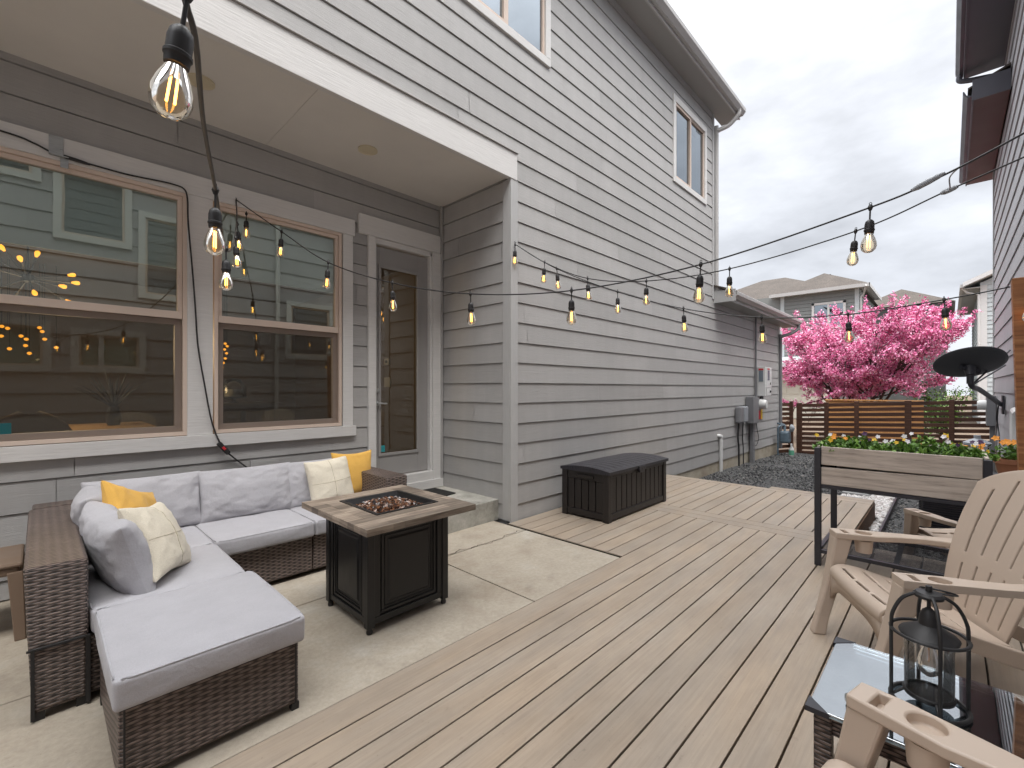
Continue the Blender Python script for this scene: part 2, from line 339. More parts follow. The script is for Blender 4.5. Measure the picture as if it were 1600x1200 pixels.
# ------------------------------------------------------------------ mesh helpers
WL = {}
class MB:
    def __init__(s): s.v = []; s.f = []; s.t = []
    def add(s, vs, fs, tint=.5):
        b = len(s.v); s.v += [tuple(p) for p in vs]
        for f in fs: s.f.append(tuple(b + i for i in f)); s.t.append(tint)
        return s
    def quad(s, a, b, c, d, tint=.5): return s.add([a, b, c, d], [(0, 1, 2, 3)], tint)
    def box(s, x0, x1, y0, y1, z0, z1, tint=.5, M=None):
        vs = [Vector((x, y, z)) for z in (z0, z1) for y in (y0, y1) for x in (x0, x1)]
        if M is not None: vs = [M @ p for p in vs]
        return s.add(vs, [(0, 2, 3, 1), (4, 5, 7, 6), (0, 1, 5, 4), (2, 6, 7, 3), (0, 4, 6, 2), (1, 3, 7, 5)], tint)
    def hexa(s, bot, top, tint=.5):
        n = len(bot); vs = list(bot) + list(top)
        fs = [tuple(range(n - 1, -1, -1)), tuple(range(n, 2 * n))] + [(i, (i + 1) % n, n + (i + 1) % n, n + i) for i in range(n)]
        return s.add(vs, fs, tint)
    def prism(s, pts, fn, a, b, tint=.5):
        return s.hexa([fn(p, a) for p in pts], [fn(p, b) for p in pts], tint)
    def tube(s, pts, r, n=8, closed=False, tint=.5, caps=True):
        pts = [Vector(p) for p in pts]; k = len(pts)
        rs = r if isinstance(r, (list, tuple)) else [r] * k
        if k < 2: return s
        tan = []
        for i in range(k):
            a = pts[i - 1] if (i > 0 or closed) else pts[i]
            c = pts[(i + 1) % k] if (i < k - 1 or closed) else pts[i]
            d = (c - a); tan.append(d.normalized() if d.length > 1e-9 else Vector((0, 0, 1)))
        u = tan[0].orthogonal().normalized(); vs = []
        for i in range(k):
            if i: u = (u - tan[i] * u.dot(tan[i])); u = u.normalized() if u.length > 1e-6 else tan[i].orthogonal().normalized()
            w = tan[i].cross(u)
            for j in range(n):
                a = 2 * math.pi * j / n
                vs.append(pts[i] + (u * math.cos(a) + w * math.sin(a)) * rs[i])
        fs = []
        for i in range(k if closed else k - 1):
            i2 = (i + 1) % k
            for j in range(n):
                j2 = (j + 1) % n
                fs.append((i * n + j, i * n + j2, i2 * n + j2, i2 * n + j))
        if caps and not closed:
            fs.append(tuple(range(n - 1, -1, -1))); fs.append(tuple((k - 1) * n + j for j in range(n)))
        return s.add(vs, fs, tint)
    def lathe(s, prof, M=None, n=20, tint=.5):
        M = M or Matrix()
        vs = []; k = len(prof)
        for r, z in prof:
            for j in range(n):
                a = 2 * math.pi * j / n
                vs.append(M @ Vector((r * math.cos(a), r * math.sin(a), z)))
        fs = [(i * n + j, i * n + (j + 1) % n, (i + 1) * n + (j + 1) % n, (i + 1) * n + j) for i in range(k - 1) for j in range(n)]
        if prof[0][0] > 1e-5: fs.append(tuple(range(n - 1, -1, -1)))
        if prof[-1][0] > 1e-5: fs.append(tuple((k - 1) * n + j for j in range(n)))
        return s.add(vs, fs, tint)
    def ring(s, c, r, tr, M=None, n=32, m=8, tint=.5):
        M = M or Matrix()
        pts = [M @ (Vector(c) + Vector((r * math.cos(2 * math.pi * i / n), r * math.sin(2 * math.pi * i / n), 0))) for i in range(n)]
        return s.tube(pts, tr, m, True, tint)
    def grid(s, nu, nv, fn, tint=.5, mask=None):
        vs = [fn(i, j) for j in range(nv + 1) for i in range(nu + 1)]
        fs = [(j * (nu + 1) + i, j * (nu + 1) + i + 1, (j + 1) * (nu + 1) + i + 1, (j + 1) * (nu + 1) + i)
              for j in range(nv) for i in range(nu) if mask is None or mask(i, j)]
        return s.add(vs, fs, tint)
    def loft(s, rings, tint=.5):
        n = len(rings[0]); vs = [p for r in rings for p in r]; k = len(rings)
        fs = [tuple(range(n - 1, -1, -1)), tuple((k - 1) * n + j for j in range(n))]
        fs += [(i * n + j, i * n + (j + 1) % n, (i + 1) * n + (j + 1) % n, (i + 1) * n + j) for i in range(k - 1) for j in range(n)]
        return s.add(vs, fs, tint)
    def xf(s, M):
        s.v = [tuple(M @ Vector(p)) for p in s.v]; return s
    def mesh(s, name, off=(0, 0, 0), smooth=0):
        me = bpy.data.meshes.new(name)
        ox, oy, oz = off
        me.from_pydata([(a - ox, b - oy, c - oz) for a, b, c in s.v], [], s.f)
        finish_mesh(me, s.t, smooth, off)
        return me
def finish_mesh(me, tints=None, smooth=0, off=(0, 0, 0)):
    if tints is not None and len(tints) == len(me.polygons):
        at = me.attributes.new('tint', 'FLOAT', 'FACE'); at.data.foreach_set('value', np.array(tints, dtype=np.float32))
    nl = len(me.loops); nv = len(me.vertices); nf = len(me.polygons)
    if nl:
        co = np.empty(nv * 3, np.float32); me.vertices.foreach_get('co', co); co = co.reshape(-1, 3) + np.array(off, np.float32)
        li = np.empty(nl, np.int32); me.loops.foreach_get('vertex_index', li)
        nr = np.empty(nf * 3, np.float32); me.polygons.foreach_get('normal', nr); nr = np.abs(nr.reshape(-1, 3))
        tot = np.empty(nf, np.int32); me.polygons.foreach_get('loop_total', tot)
        ax = np.repeat(np.argmax(nr + np.array([.01, .005, 0]), axis=1), tot)
        p = co[li]
        u = np.where(ax == 0, p[:, 1], p[:, 0]); v = np.where(ax == 2, p[:, 1], p[:, 2])
        uv = me.uv_layers.new(name='UVMap'); uv.data.foreach_set('uv', np.stack([u, v], 1).astype(np.float32).ravel())
    if smooth:
        me.polygons.foreach_set('use_smooth', np.ones(nf, bool))
        me.set_sharp_from_angle(angle=R(smooth))
    me.update()

def tag(o, label=None, cat=None, group=None, kind=None):
    if label: o['label'] = label
    if cat: o['category'] = cat
    if group: o['group'] = group
    if kind: o['kind'] = kind
    return o
def thing(name, label, cat, loc=(0, 0, 0), rot=0.0, group=None):
    o = bpy.data.objects.new(name, None); COL.objects.link(o); o.location = loc; o.rotation_euler = (0, 0, rot)
    o.empty_display_size = .1
    WL[o.name] = tuple(loc)
    return tag(o, label, cat, group)
def link(name, me, mat, parent=None, bevel=0, off=(0, 0, 0)):
    o = bpy.data.objects.new(name, me); COL.objects.link(o)
    if mat: me.materials.append(MT[mat] if isinstance(mat, str) else mat)
    if parent: o.parent = parent
    else: o.location = off
    WL[o.name] = tuple(off)
    if bevel:
        b = o.modifiers.new('bevel', 'BEVEL'); b.width = bevel; b.segments = 2; b.limit_method = 'ANGLE'; b.angle_limit = R(40)
        b.harden_normals = False
    return o
def part(name, mb, mat, parent=None, local=False, bevel=0, smooth=0, label=None):
    """world-coordinate mesh under a thing (local=True: already in the thing's own coordinates)"""
    off = (0, 0, 0) if (local or parent is None) else WL[parent.name]
    me = mb.mesh(name, off, smooth)
    o = link(name, me, mat, parent, bevel, off if parent else (0, 0, 0))
    if label: o['label'] = label
    return o
def solo(name, mb, mat, label, cat, loc=(0, 0, 0), group=None, bevel=0, smooth=0):
    """a thing that is one mesh, world coordinates, origin at loc"""
    me = mb.mesh(name, loc, smooth); o = link(name, me, mat, None, bevel, loc)
    return tag(o, label, cat, group)
def struct(name, mb, mat, kind='structure', bevel=0, smooth=0):
    o = link(name, mb.mesh(name, (0, 0, 0), smooth), mat, None, bevel); o['kind'] = kind; return o
def copy_tree(o, parent=None):
    c = o.copy(); COL.objects.link(c)
    if parent: c.parent = parent
    WL[c.name] = WL.get(o.name, (0, 0, 0))
    for ch in [x for x in o.children]: copy_tree(ch, c)
    return c
def solidify(o, th, offset=0):
    m = o.modifiers.new('thickness', 'SOLIDIFY'); m.thickness = th; m.offset = offset; return o
def bool_mesh(name, main, cutters):
    a = bpy.data.objects.new('tmp', main.mesh('tmp')); COL.objects.link(a); tmp = [a]
    for c in cutters:
        cu = bpy.data.objects.new('tmpc', c.mesh('tmpc')); COL.objects.link(cu); tmp.append(cu)
        md = a.modifiers.new('b', 'BOOLEAN'); md.operation = 'DIFFERENCE'; md.object = cu; md.solver = 'EXACT'
    dg = bpy.context.evaluated_depsgraph_get(); dg.update()
    me = bpy.data.meshes.new_from_object(a.evaluated_get(dg)); me.name = name
    for x in tmp: bpy.data.objects.remove(x)
    for l in list(me.uv_layers): me.uv_layers.remove(l)
    a_ = me.attributes.get('tint')
    if a_: me.attributes.remove(a_)
    finish_mesh(me, [.5] * len(me.polygons), 35)
    return me
def catmull(P, n=10):
    P = [Vector(p) for p in P]; out = []
    for i in range(len(P) - 1):
        p0 = P[max(i - 1, 0)]; p1 = P[i]; p2 = P[i + 1]; p3 = P[min(i + 2, len(P) - 1)]
        for k in range(n):
            t = k / n
            out.append(.5 * ((2 * p1) + (p2 - p0) * t + (2 * p0 - 5 * p1 + 4 * p2 - p3) * t * t + (3 * p1 - p0 - 3 * p2 + p3) * t ** 3))
    out.append(P[-1]); return out
def frame_ring(mb, x0, x1, z0, z1, w, y0, y1):
    mb.box(x0, x1, y0, y1, z0, z0 + w); mb.box(x0, x1, y0, y1, z1 - w, z1)
    mb.box(x0, x0 + w, y0, y1, z0 + w, z1 - w); mb.box(x1 - w, x1, y0, y1, z0 + w, z1 - w)

def siding(P, a0, a1, z0, z1, pitch, off, holes=(), th=.014, jl=3.66, seed=0):
    """lapped boards: P(a, z, out) -> point; holes (a0,a1,z0,z1) are left open"""
    rd = random.Random(seed); mb = MB()
    k = math.floor((z0 - off) / pitch); zb = off + k * pitch
    while zb < z1 - 1e-6:
        zt = zb + pitch; lo, hi = max(zb, z0), min(zt, z1)
        zs = sorted({lo, hi} | {h for q in holes for h in (q[2], q[3]) if lo < h < hi})
        js = []; x = a0 - rd.uniform(0, jl)
        while x < a1: js.append(x); x += jl * rd.choice((1, 1, .72, .5))
        js.append(a1 + 99)
        tints = [rd.random() for _ in js]
        for zi in range(len(zs) - 1):
            s0, s1 = zs[zi], zs[zi + 1]; segs = [(a0, a1)]
            for q in holes:
                if q[2] < s1 - 1e-6 and q[3] > s0 + 1e-6:
                    ns = []
                    for (p, r_) in segs:
                        if q[1] <= p or q[0] >= r_: ns.append((p, r_)); continue
                        if q[0] > p: ns.append((p, q[0]))
                        if q[1] < r_: ns.append((q[1], r_))
                    segs = ns
            o0 = th - (th - .003) * (s0 - zb) / pitch; o1 = th - (th - .003) * (s1 - zb) / pitch; gr = .007 if abs(s1 - zt) < 1e-6 and s1 - s0 > .02 else 0
            for (p, r_) in segs:
                for j in range(len(js) - 1):
                    b0, b1 = max(p, js[j]), min(r_, js[j + 1] - .005)
                    if b1 - b0 < .004: continue
                    mb.quad(P(b0, s0, o0), P(b1, s0, o0), P(b1, s1 - gr, o1), P(b0, s1 - gr, o1), tints[j])
                    if gr: mb.quad(P(b0, s1 - gr, o1), P(b1, s1 - gr, o1), P(b1, s1 - gr, -.012), P(b0, s1 - gr, -.012), tints[j]); mb.quad(P(b0, s1 - gr, -.012), P(b1, s1 - gr, -.012), P(b1, s1 + .001, -.012), P(b0, s1 + .001, -.012), tints[j])
                    if js[j + 1] - .005 < r_: mb.quad(P(b1, s0, o0 - .007), P(min(r_, b1 + .005), s0, o0 - .007), P(min(r_, b1 + .005), s1, o1 - .007), P(b1, s1, o1 - .007), 0)
                    if abs(s0 - zb) < 1e-6 or s0 == z0: mb.quad(P(b0, s0, -.012), P(b1, s0, -.012), P(b1, s0, o0), P(b0, s0, o0), tints[j])
        zb = zt
    return mb

def cushion(x0, x1, y0, y1, z0, z1, r=.04, puff=.02, n=14, wr=.004, seed=0, side=.006):
    hx, hy, hz = (x1 - x0) / 2, (y1 - y0) / 2, (z1 - z0) / 2; c = Vector(((x0 + x1) / 2, (y0 + y1) / 2, (z0 + z1) / 2))
    r = min(r, hx, hy, hz); mb = MB()
    def sp(k, h):
        t = -1 + 2 * k / n; q = (2 * k / n - 1)
        s = math.copysign(1 - (1 - abs(q)) ** 1.6, q); return s * h
    def pos(p):
        q = Vector([max(-(h - r), min(h - r, a)) for a, h in zip(p, (hx, hy, hz))]); d = Vector(p) - q
        if d.length > 1e-9: d = d.normalized() * r
        w = q + d
        u, v, z = w.x / hx, w.y / hy, w.z / hz
        if abs(z) > .3: w.z += math.copysign(puff * (1 - u ** 4) * (1 - v ** 4), z) * (abs(z) if z > 0 else .2)
        w.x += side * u * (1 - v ** 2) * (1 - z * z); w.y += side * v * (1 - u ** 2) * (1 - z * z)
        nz = mnoise.noise(Vector((w.x * 4 + seed * 7, w.y * 4, w.z * 9))) + .6 * mnoise.noise(Vector((w.x * 11 + seed, w.y * 11, w.z * 16)))
        w += w.normalized() * nz * wr
        return w + c
    H = (hx, hy, hz)
    for ax in range(3):
        for sg in (-1, 1):
            a, b = (ax + 1) % 3, (ax + 2) % 3
            def fn(i, j):
                p = [0, 0, 0]; p[ax] = sg * H[ax]; p[a] = sp(i, H[a]); p[b] = sp(j, H[b]); return pos(p)
            mb.grid(n, n, fn)
    rim = []
    for a_, b_ in ((0, 1), (1, 0), (0, -1), (-1, 0)):
        for k in range(18):
            s_ = -.93 + 1.86 * k / 17
            rim.append(pos(((hx if a_ > 0 else -hx) if a_ else (-s_ if b_ > 0 else s_) * hx, (hy if b_ > 0 else -hy) if b_ else (s_ if a_ > 0 else -s_) * hy, hz)))
    cushion.rim = rim
    return weld(mb)
def weld(mb, d=1e-4):
    key = {}; mp_ = []; nv = []
    for p in mb.v:
        k = tuple(round(q / d) for q in p)
        if k not in key: key[k] = len(nv); nv.append(p)
        mp_.append(key[k])
    mb.f = [tuple(mp_[i] for i in f) for f in mb.f]; mb.v = nv
    return mb
def pillow_pt(u, v, sg, w, h, t, pinch, wr, seed, ex):
    x = w / 2 * u * (1 - pinch * (1 - v * v) * abs(u)); z = h / 2 * v * (1 - pinch * (1 - u * u) * abs(v))
    e = max(0, (1 - u * u) * (1 - v * v)); y = sg * t / 2 * e ** ex
    edge = max(abs(u), abs(v)) ** 3
    nz = mnoise.noise(Vector((u * 2.2 + seed * 3.1, v * 2.2, sg * 2.0))) + .6 * mnoise.noise(Vector((u * 6 + seed, v * 6, sg))) + .35 * mnoise.noise(Vector((u * 13 + seed, v * 10, sg))) * (.4 + edge)
    y += sg * nz * wr * (1 + edge) * min(1, e * 6)
    return Vector((x, y, z - .012 * (1 - v) * e))
def pillow(w, h, t, pinch=.10, n=34, wr=.006, seed=0, ex=.42):
    """cushion in the XZ plane, thickness along Y, centre at the origin"""
    mb = MB(); cv = lambda q: math.copysign(1 - (1 - abs(q)) ** 1.35, q)
    for sg in (-1, 1):
        mb.grid(n, n, lambda i, j: pillow_pt(cv(-1 + 2 * i / n), cv(-1 + 2 * j / n), sg, w, h, t, pinch, wr, seed, ex))
    return weld(mb, 1e-5)
def leaf_cloud(mb, pts, size, rd, tint=(0, 1), flat=0.0):
    for p in pts:
        s = size * rd.uniform(.6, 1.3)
        n = Vector((rd.gauss(0, 1), rd.gauss(0, 1), rd.gauss(0, 1) + flat)).normalized()
        u = n.orthogonal().normalized(); u = Matrix.Rotation(rd.uniform(0, 6.28), 3, n) @ u; w = n.cross(u)
        p = Vector(p)
        mb.add([p - u * s * .5, p + w * s * .32, p + u * s * .5 + n * s * .12, p - w * s * .32], [(0, 1, 2, 3)], rd.uniform(*tint))

# ------------------------------------------------------------------ ground, patio, deck
GZ = -.25
mb = MB(); mb.box(-60, 160, -90, 130, -1.2, -.42); struct('ground', mb, 'dirt')
mb = MB()
def gnd(i, j):
    x = 3 + i * .25; y = -.7 + j * .16
    return Vector((x, y, GZ + .018 * mnoise.noise(Vector((x * 1.7, y * 1.7, 0))) - .10 * max(0, (x - 9) / 5)))
mb.grid(44, 25, gnd); struct('gravel_bed', mb, 'ground', smooth=60)
rd = random.Random(3)
def stones(mb, n, area, zf, s0, s1, tint=(0, 1)):
    ico = bmesh.new(); bmesh.ops.create_icosphere(ico, subdivisions=1, radius=1); iv = [v.co.copy() for v in ico.verts]; fi = [tuple(v.index for v in f.verts) for f in ico.faces]; ico.free()
    for _ in range(n):
        x, y = area(); s = rd.uniform(s0, s1); q = Matrix.Rotation(rd.uniform(0, 6.28), 3, Vector((rd.gauss(0, 1), rd.gauss(0, 1), rd.gauss(0, 1))).normalized())
        sx, sy, sz = s * rd.uniform(.8, 1.3), s * rd.uniform(.7, 1.1), s * rd.uniform(.5, .8); z = zf(x, y); t = rd.uniform(*tint)
        mb.add([(x + (q @ Vector((p.x * sx, p.y * sy, p.z * sz))).x, y + (q @ Vector((p.x * sx, p.y * sy, p.z * sz))).y, z + (q @ Vector((p.x * sx, p.y * sy, p.z * sz))).z) for p in iv], fi, t)
def ar1():
    while True:
        x = 4.98 + 8.4 * rd.random() ** 1.5; y = rd.uniform(-.68, 3.2)
        if (x < 7.06 and y > .62): continue
        if .60 < y < 1.15 and x < 9.3: continue
        return x, y
gz = lambda x, y: GZ + .006 - .10 * max(0, (x - 9) / 5)
mb = MB(); stones(mb, 9000, ar1, gz, .010, .024); tag(struct('dark_gravel', mb, 'gravel', 'stuff'))
def ar2():
    while True:
        x, y = rd.uniform(6.3, 9.4), rd.uniform(.57, 1.35)
        if x < 7.07 and y > .63: continue
        if x > 7.07 and y > .72 + .42 * min(1, (x - 7.0) / 1.0): continue
        return x, y
mb = MB(); stones(mb, 1500, ar2, lambda x, y: GZ + .035, .015, .034); struct('white_gravel', mb, 'whitestone', 'stuff')
mb = MB(); mb.box(5.0, 9.6, .535, .555, GZ - .1, GZ + .075); solo('gravel_edging', mb, 'steel', 'low dark edging strip between the white stones and the dark gravel', 'edging', (7, .545, GZ))
for k, (x, y, a) in enumerate(((7.75, 1.0, .15), (8.55, .98, -.1))):
    mb = MB(); Mx = Matrix.Translation((x, y, GZ + .03)) @ Matrix.Rotation(a, 4, 'Z')
    mb.box(-.26, .26, -.16, .16, 0, .045, M=Mx)
    solo('stepping_stone', mb, 'stone', ('grey stepping slab among the white stones, nearer to the deck', 'grey stepping slab among the white stones, nearer to the slatted fence')[k], 'stepping stone', (x, y, GZ), 'stepping slabs in the white stones', bevel=.01)

mb = MB(); JX, JY = 2.215, 2.965
for (x0, x1) in ((-4, JX - .005), (JX + .005, 3.27)):
    for (y0, y1) in ((1.93, JY - .005), (JY + .005, 4.5)):
        mb.box(x0, x1, y0, y1, -.30, -.012)
mb.box(-4, 3.27, 1.92, 4.5, -.31, -.035)
struct('patio', mb, 'concrete', bevel=.004)
mb = MB(); rd = random.Random(11)      # the ragged crack that follows the joint
y = JY + .0; pts = []
for i in range(40):
    x = 2.25 + i * .026; pts.append((x, JY + .012 * math.sin(i * .9) + rd.uniform(-.012, .012) + .02 * math.sin(i * .23)))
for i in range(39):
    w = rd.uniform(.0015, .005)
    mb.quad((pts[i][0], pts[i][1] - w, -.0085), (pts[i + 1][0], pts[i + 1][1] - w, -.0085), (pts[i + 1][0], pts[i + 1][1] + w, -.0085), (pts[i][0], pts[i][1] + w, -.0085))
struct('patio_crack', mb, 'deck_dark')
mb = MB(); mb.box(2.28, 3.345, 3.41, 4.375, -.02, .2); struct('entry_step', mb, 'concrete_step', bevel=.008)

mb = MB(); rd = random.Random(5)
GAP = .0078
def boards(x0, x1, ys):
    for (y0, y1) in ys:
        xs = [x0]
        mb.box(x0, x1, y0 + GAP / 2, y1 - GAP / 2, -.026, 0, rd.random())
ysA = [(1.749, 1.913)] + [(1.749 - .1445 * (k + 1), 1.749 - .1445 * k) for k in range(17)]
boards(-4, 4.785, ysA)
boards(3.282, 4.785, [(1.913 + .1445 * k, min(3.225, 1.913 + .1445 * (k + 1))) for k in range(9)])
boards(5.085, 6.755, [(.66 + .1425 * k, min(3.225, .66 + .1425 * (k + 1))) for k in range(18)])
for (x0, x1, y0, y1) in ((4.79, 4.9335, -.7, 3.225), (4.9375, 5.08, .66, 3.225), (6.76, 6.9, .66, 3.225), (6.905, 7.05, .66, 1.78)):
    mb.box(x0, x1, y0, y1, -.026, 0, rd.random())
struct('deck', mb, 'deck', bevel=.0022)
mb = MB(); mb.box(-4, 4.93, -.72, 1.925, -.06, -.034); mb.box(3.285, 4.93, 1.925, 3.22, -.06, -.034); mb.box(4.9, 6.88, .69, 3.22, -.06, -.034); mb.box(6.88, 7.0, .69, 1.74, -.06, -.034)
mb.box(3.272, 3.281, 1.93, 3.22, -.1, -.005)
struct('deck_framing', mb, 'deck_dark')
mb = MB(); mb.box(4.95, 7.05, .655, .68, -.24, -.028); mb.box(4.90, 4.925, -.7, .66, -.24, -.028); mb.box(6.875, 6.895, 1.78, 3.2, -.24, -.028); mb.box(7.03, 7.045, .68, 1.78, -.24, -.028)
struct('deck_skirt', mb, 'fascia_wood')

# ------------------------------------------------------------------ the house with the recessed patio
WY, RY, RX = 3.24, 4.39, 3.35
house = thing('house', 'grey lap-sided house with a recessed patio entry and a long side wall', 'house', (3.4, 5, 0))
Pm = lambda a, z, o: (a, WY - o, z)
win_up = (7.11, 8.50, 4.72, 6.14); win_up2 = (2.55, 3.965, 4.94, 6.2)
holes = [(-9, 3.425, -1, 3.775), (8.87, 14, 3.05, 7), win_up, win_up2]
wall = part('wall', siding(Pm, -6, 13.47, -.05, 6.57, .2095, -.047, holes, seed=1), 'siding', house)
mb = siding(lambda a, z, o: (a, RY - o, z), -4, RX - .01, 0, 3.53, .2095, .1255, [(-1.0, 2.215, .89, 3.06), (2.385, 3.325, -.1, 2.97), (2.28, 3.28, 2.97, 3.145)], seed=2)
part('recess_wall', mb, 'siding', house)
part('return_wall', siding(lambda a, z, o: (RX - o, a, z), 3.33, RY, .0, 3.53, .2095, -.047, seed=3), 'siding', house)
# solid bodies behind the boards, so that nothing shines through
mb = MB()
mb.box(3.42, 13.45, WY + .02, WY + .2, -.4, 3.04); mb.box(3.42, 7.1, WY + .02, WY + .2, 3.04, 6.55); mb.box(8.51, 8.86, WY + .02, WY + .2, 3.04, 6.55)
mb.box(7.1, 8.51, WY + .02, WY + .2, 3.04, 4.71); mb.box(7.1, 8.51, WY + .02, WY + .2, 6.15, 6.55)
mb.box(-6, 2.54, WY + .03, WY + .2, 3.56, 6.55); mb.box(2.54, 3.42, WY + .03, WY + .2, 3.56, 4.93); mb.box(2.54, 3.42, WY + .03, WY + .2, 6.2, 6.55)
mb.box(13.25, 13.45, WY + .2, 12, -.4, 3.0); mb.box(8.66, 8.86, WY + .2, 12, 3.0, 6.55); mb.box(RX + .016, RX + .07, WY + .06, RY + .2, -.2, 3.55)
mb.box(-4, -1.0, RY + .016, RY + .15, -.2, 3.55); mb.box(2.2, 2.30, RY + .016, RY + .15, .0, 3.55); mb.box(-1.0, 2.2, RY + .016, RY + .15, 3.02, 3.55); mb.box(-1.0, 2.2, RY + .016, RY + .15, -.2, .92)
mb.box(3.30, RX + .016, RY + .016, RY + .15, .0, 3.55); mb.box(2.3, 3.30, RY + .016, RY + .15, 3.0, 3.55)
mb.box(-4.1, -4, WY, RY + .15, -.2, 6.5)
part('wall_core', mb, 'trim_grey', house)
# trim
mb = MB(); mb.box(3.327, 3.432, WY - .024, WY - .002, -.01, 3.5); part('corner_trim', mb, 'trim_grey', house, bevel=.003)
mb = MB(); mb.box(3.326, RX - .004, WY - .001, 3.335, .0, 3.5); part('corner_trim', mb, 'trim_grey', house, bevel=.003)
mb = MB(); mb.box(RX - .05, RX - .02, RY - .05, RY - .02, .2, 3.52); part('corner_trim', mb, 'siding', house)
mb = MB(); mb.box(-6, 3.418, WY - .03, WY + .022, 3.50, 3.77); part('beam', mb, 'trim', house, bevel=.004)
mb = MB(); mb.box(-6, 3.425, WY - .045, WY - .002, 3.774, 3.788); part('drip_cap', mb, 'gutter', house)
mb = MB(); mb.box(-4, 1.398, WY + .024, RY + .01, 3.525, 3.555); mb.box(1.401, 3.36, WY + .024, RY + .01, 3.5255, 3.555); part('soffit', mb, 'soffit', house)
mb = MB(); mb.box(8.80, 8.885, WY - .022, WY, 3.05, 6.55); part('corner_trim', mb, 'trim_grey', house)
mb = MB(); mb.box(13.38, 13.465, WY - .022, WY, -.06, 3.0); part('corner_trim', mb, 'trim', house)
mb = MB(); mb.box(3.44, 13.46, WY + .0, WY + .03, -.45, -.055); part('foundation', mb, 'found', house)
for (x, y) in ((2.066, 3.80), (.79, 3.80)):
    mb = MB(); mb.lathe([(.0, -.004), (.075, -.004), (.085, -.010), (.085, 0)], Matrix.Translation((x, y, 3.524)), 28); part('recessed_light', mb, 'lens', house, smooth=30)
# eaves, gutters, roofs
def eave(x0, x1, zs, z_roof, slope, depth, dark=False):
    mb = MB(); mb.box(x0, x1, WY - .30, WY + .02, zs, zs + .02); part('eave_soffit', mb, 'eave', house)
    mb = MB(); mb.box(x0, x1, WY - .325, WY - .301, zs - .015, zs + .17); part('fascia', mb, 'gutter', house)
    prof = [(0, .0), (-.05, -.0), (-.075, .03), (-.10, .06), (-.105, .115), (-.095, .125), (-.088, .115), (-.085, .07), (-.06, .04), (-.045, .012), (0, .012)]
    mb = MB(); mb.prism(prof, lambda p, a: (a, WY - .326 + p[0], zs + .035 + p[1]), x0, x1); part('gutter', mb, 'gutter', house)
    y0 = WY - .37; z0 = zs + .165
    mb = MB(); mb.hexa([(x0 - .05, y0, z0), (x1 + .05, y0, z0), (x1 + .05, y0 + depth, z0 + depth * slope), (x0 - .05, y0 + depth, z0 + depth * slope)],
                       [(x0 - .05, y0, z0 + .03), (x1 + .05, y0, z0 + .03), (x1 + .05, y0 + depth, z0 + .03 + depth * slope), (x0 - .05, y0 + depth, z0 + .03 + depth * slope)])
    part('roof', mb, 'shingle', house)
eave(-6, 9.38, 6.56, 6.7, .42, 6)
eave(8.9, 14.0, 2.995, 3.1, .38, 5)
mb = MB(); mb.box(8.88, 8.90, WY - .40, WY, 2.98, 3.20); part('eave_end_cap', mb, 'trim_grey', house)
def bar_tube(mb, pts, w=.04):
    mb.tube(pts, w, 8)
mb = MB(); bar_tube(mb, catmull([(9.15, WY - .37, 6.62), (9.15, WY - .36, 6.53), (9.08, WY - .22, 6.36), (8.93, WY - .06, 6.24), (8.93, WY - .045, 6.1), (8.93, WY - .045, 3.35), (8.93, WY - .05, 3.26), (8.98, WY - .16, 3.16)], 6)); part('downspout', mb, 'gutter', house, smooth=40)
mb = MB(); bar_tube(mb, catmull([(13.85, WY - .37, 3.05), (13.85, WY - .36, 2.93), (13.7, WY - .22, 2.80), (13.42, WY - .07, 2.70), (13.42, WY - .055, 2.55), (13.42, WY - .055, .3), (13.42, WY - .055, -.2)], 6)); part('downspout', mb, 'grey_box', house, smooth=40)

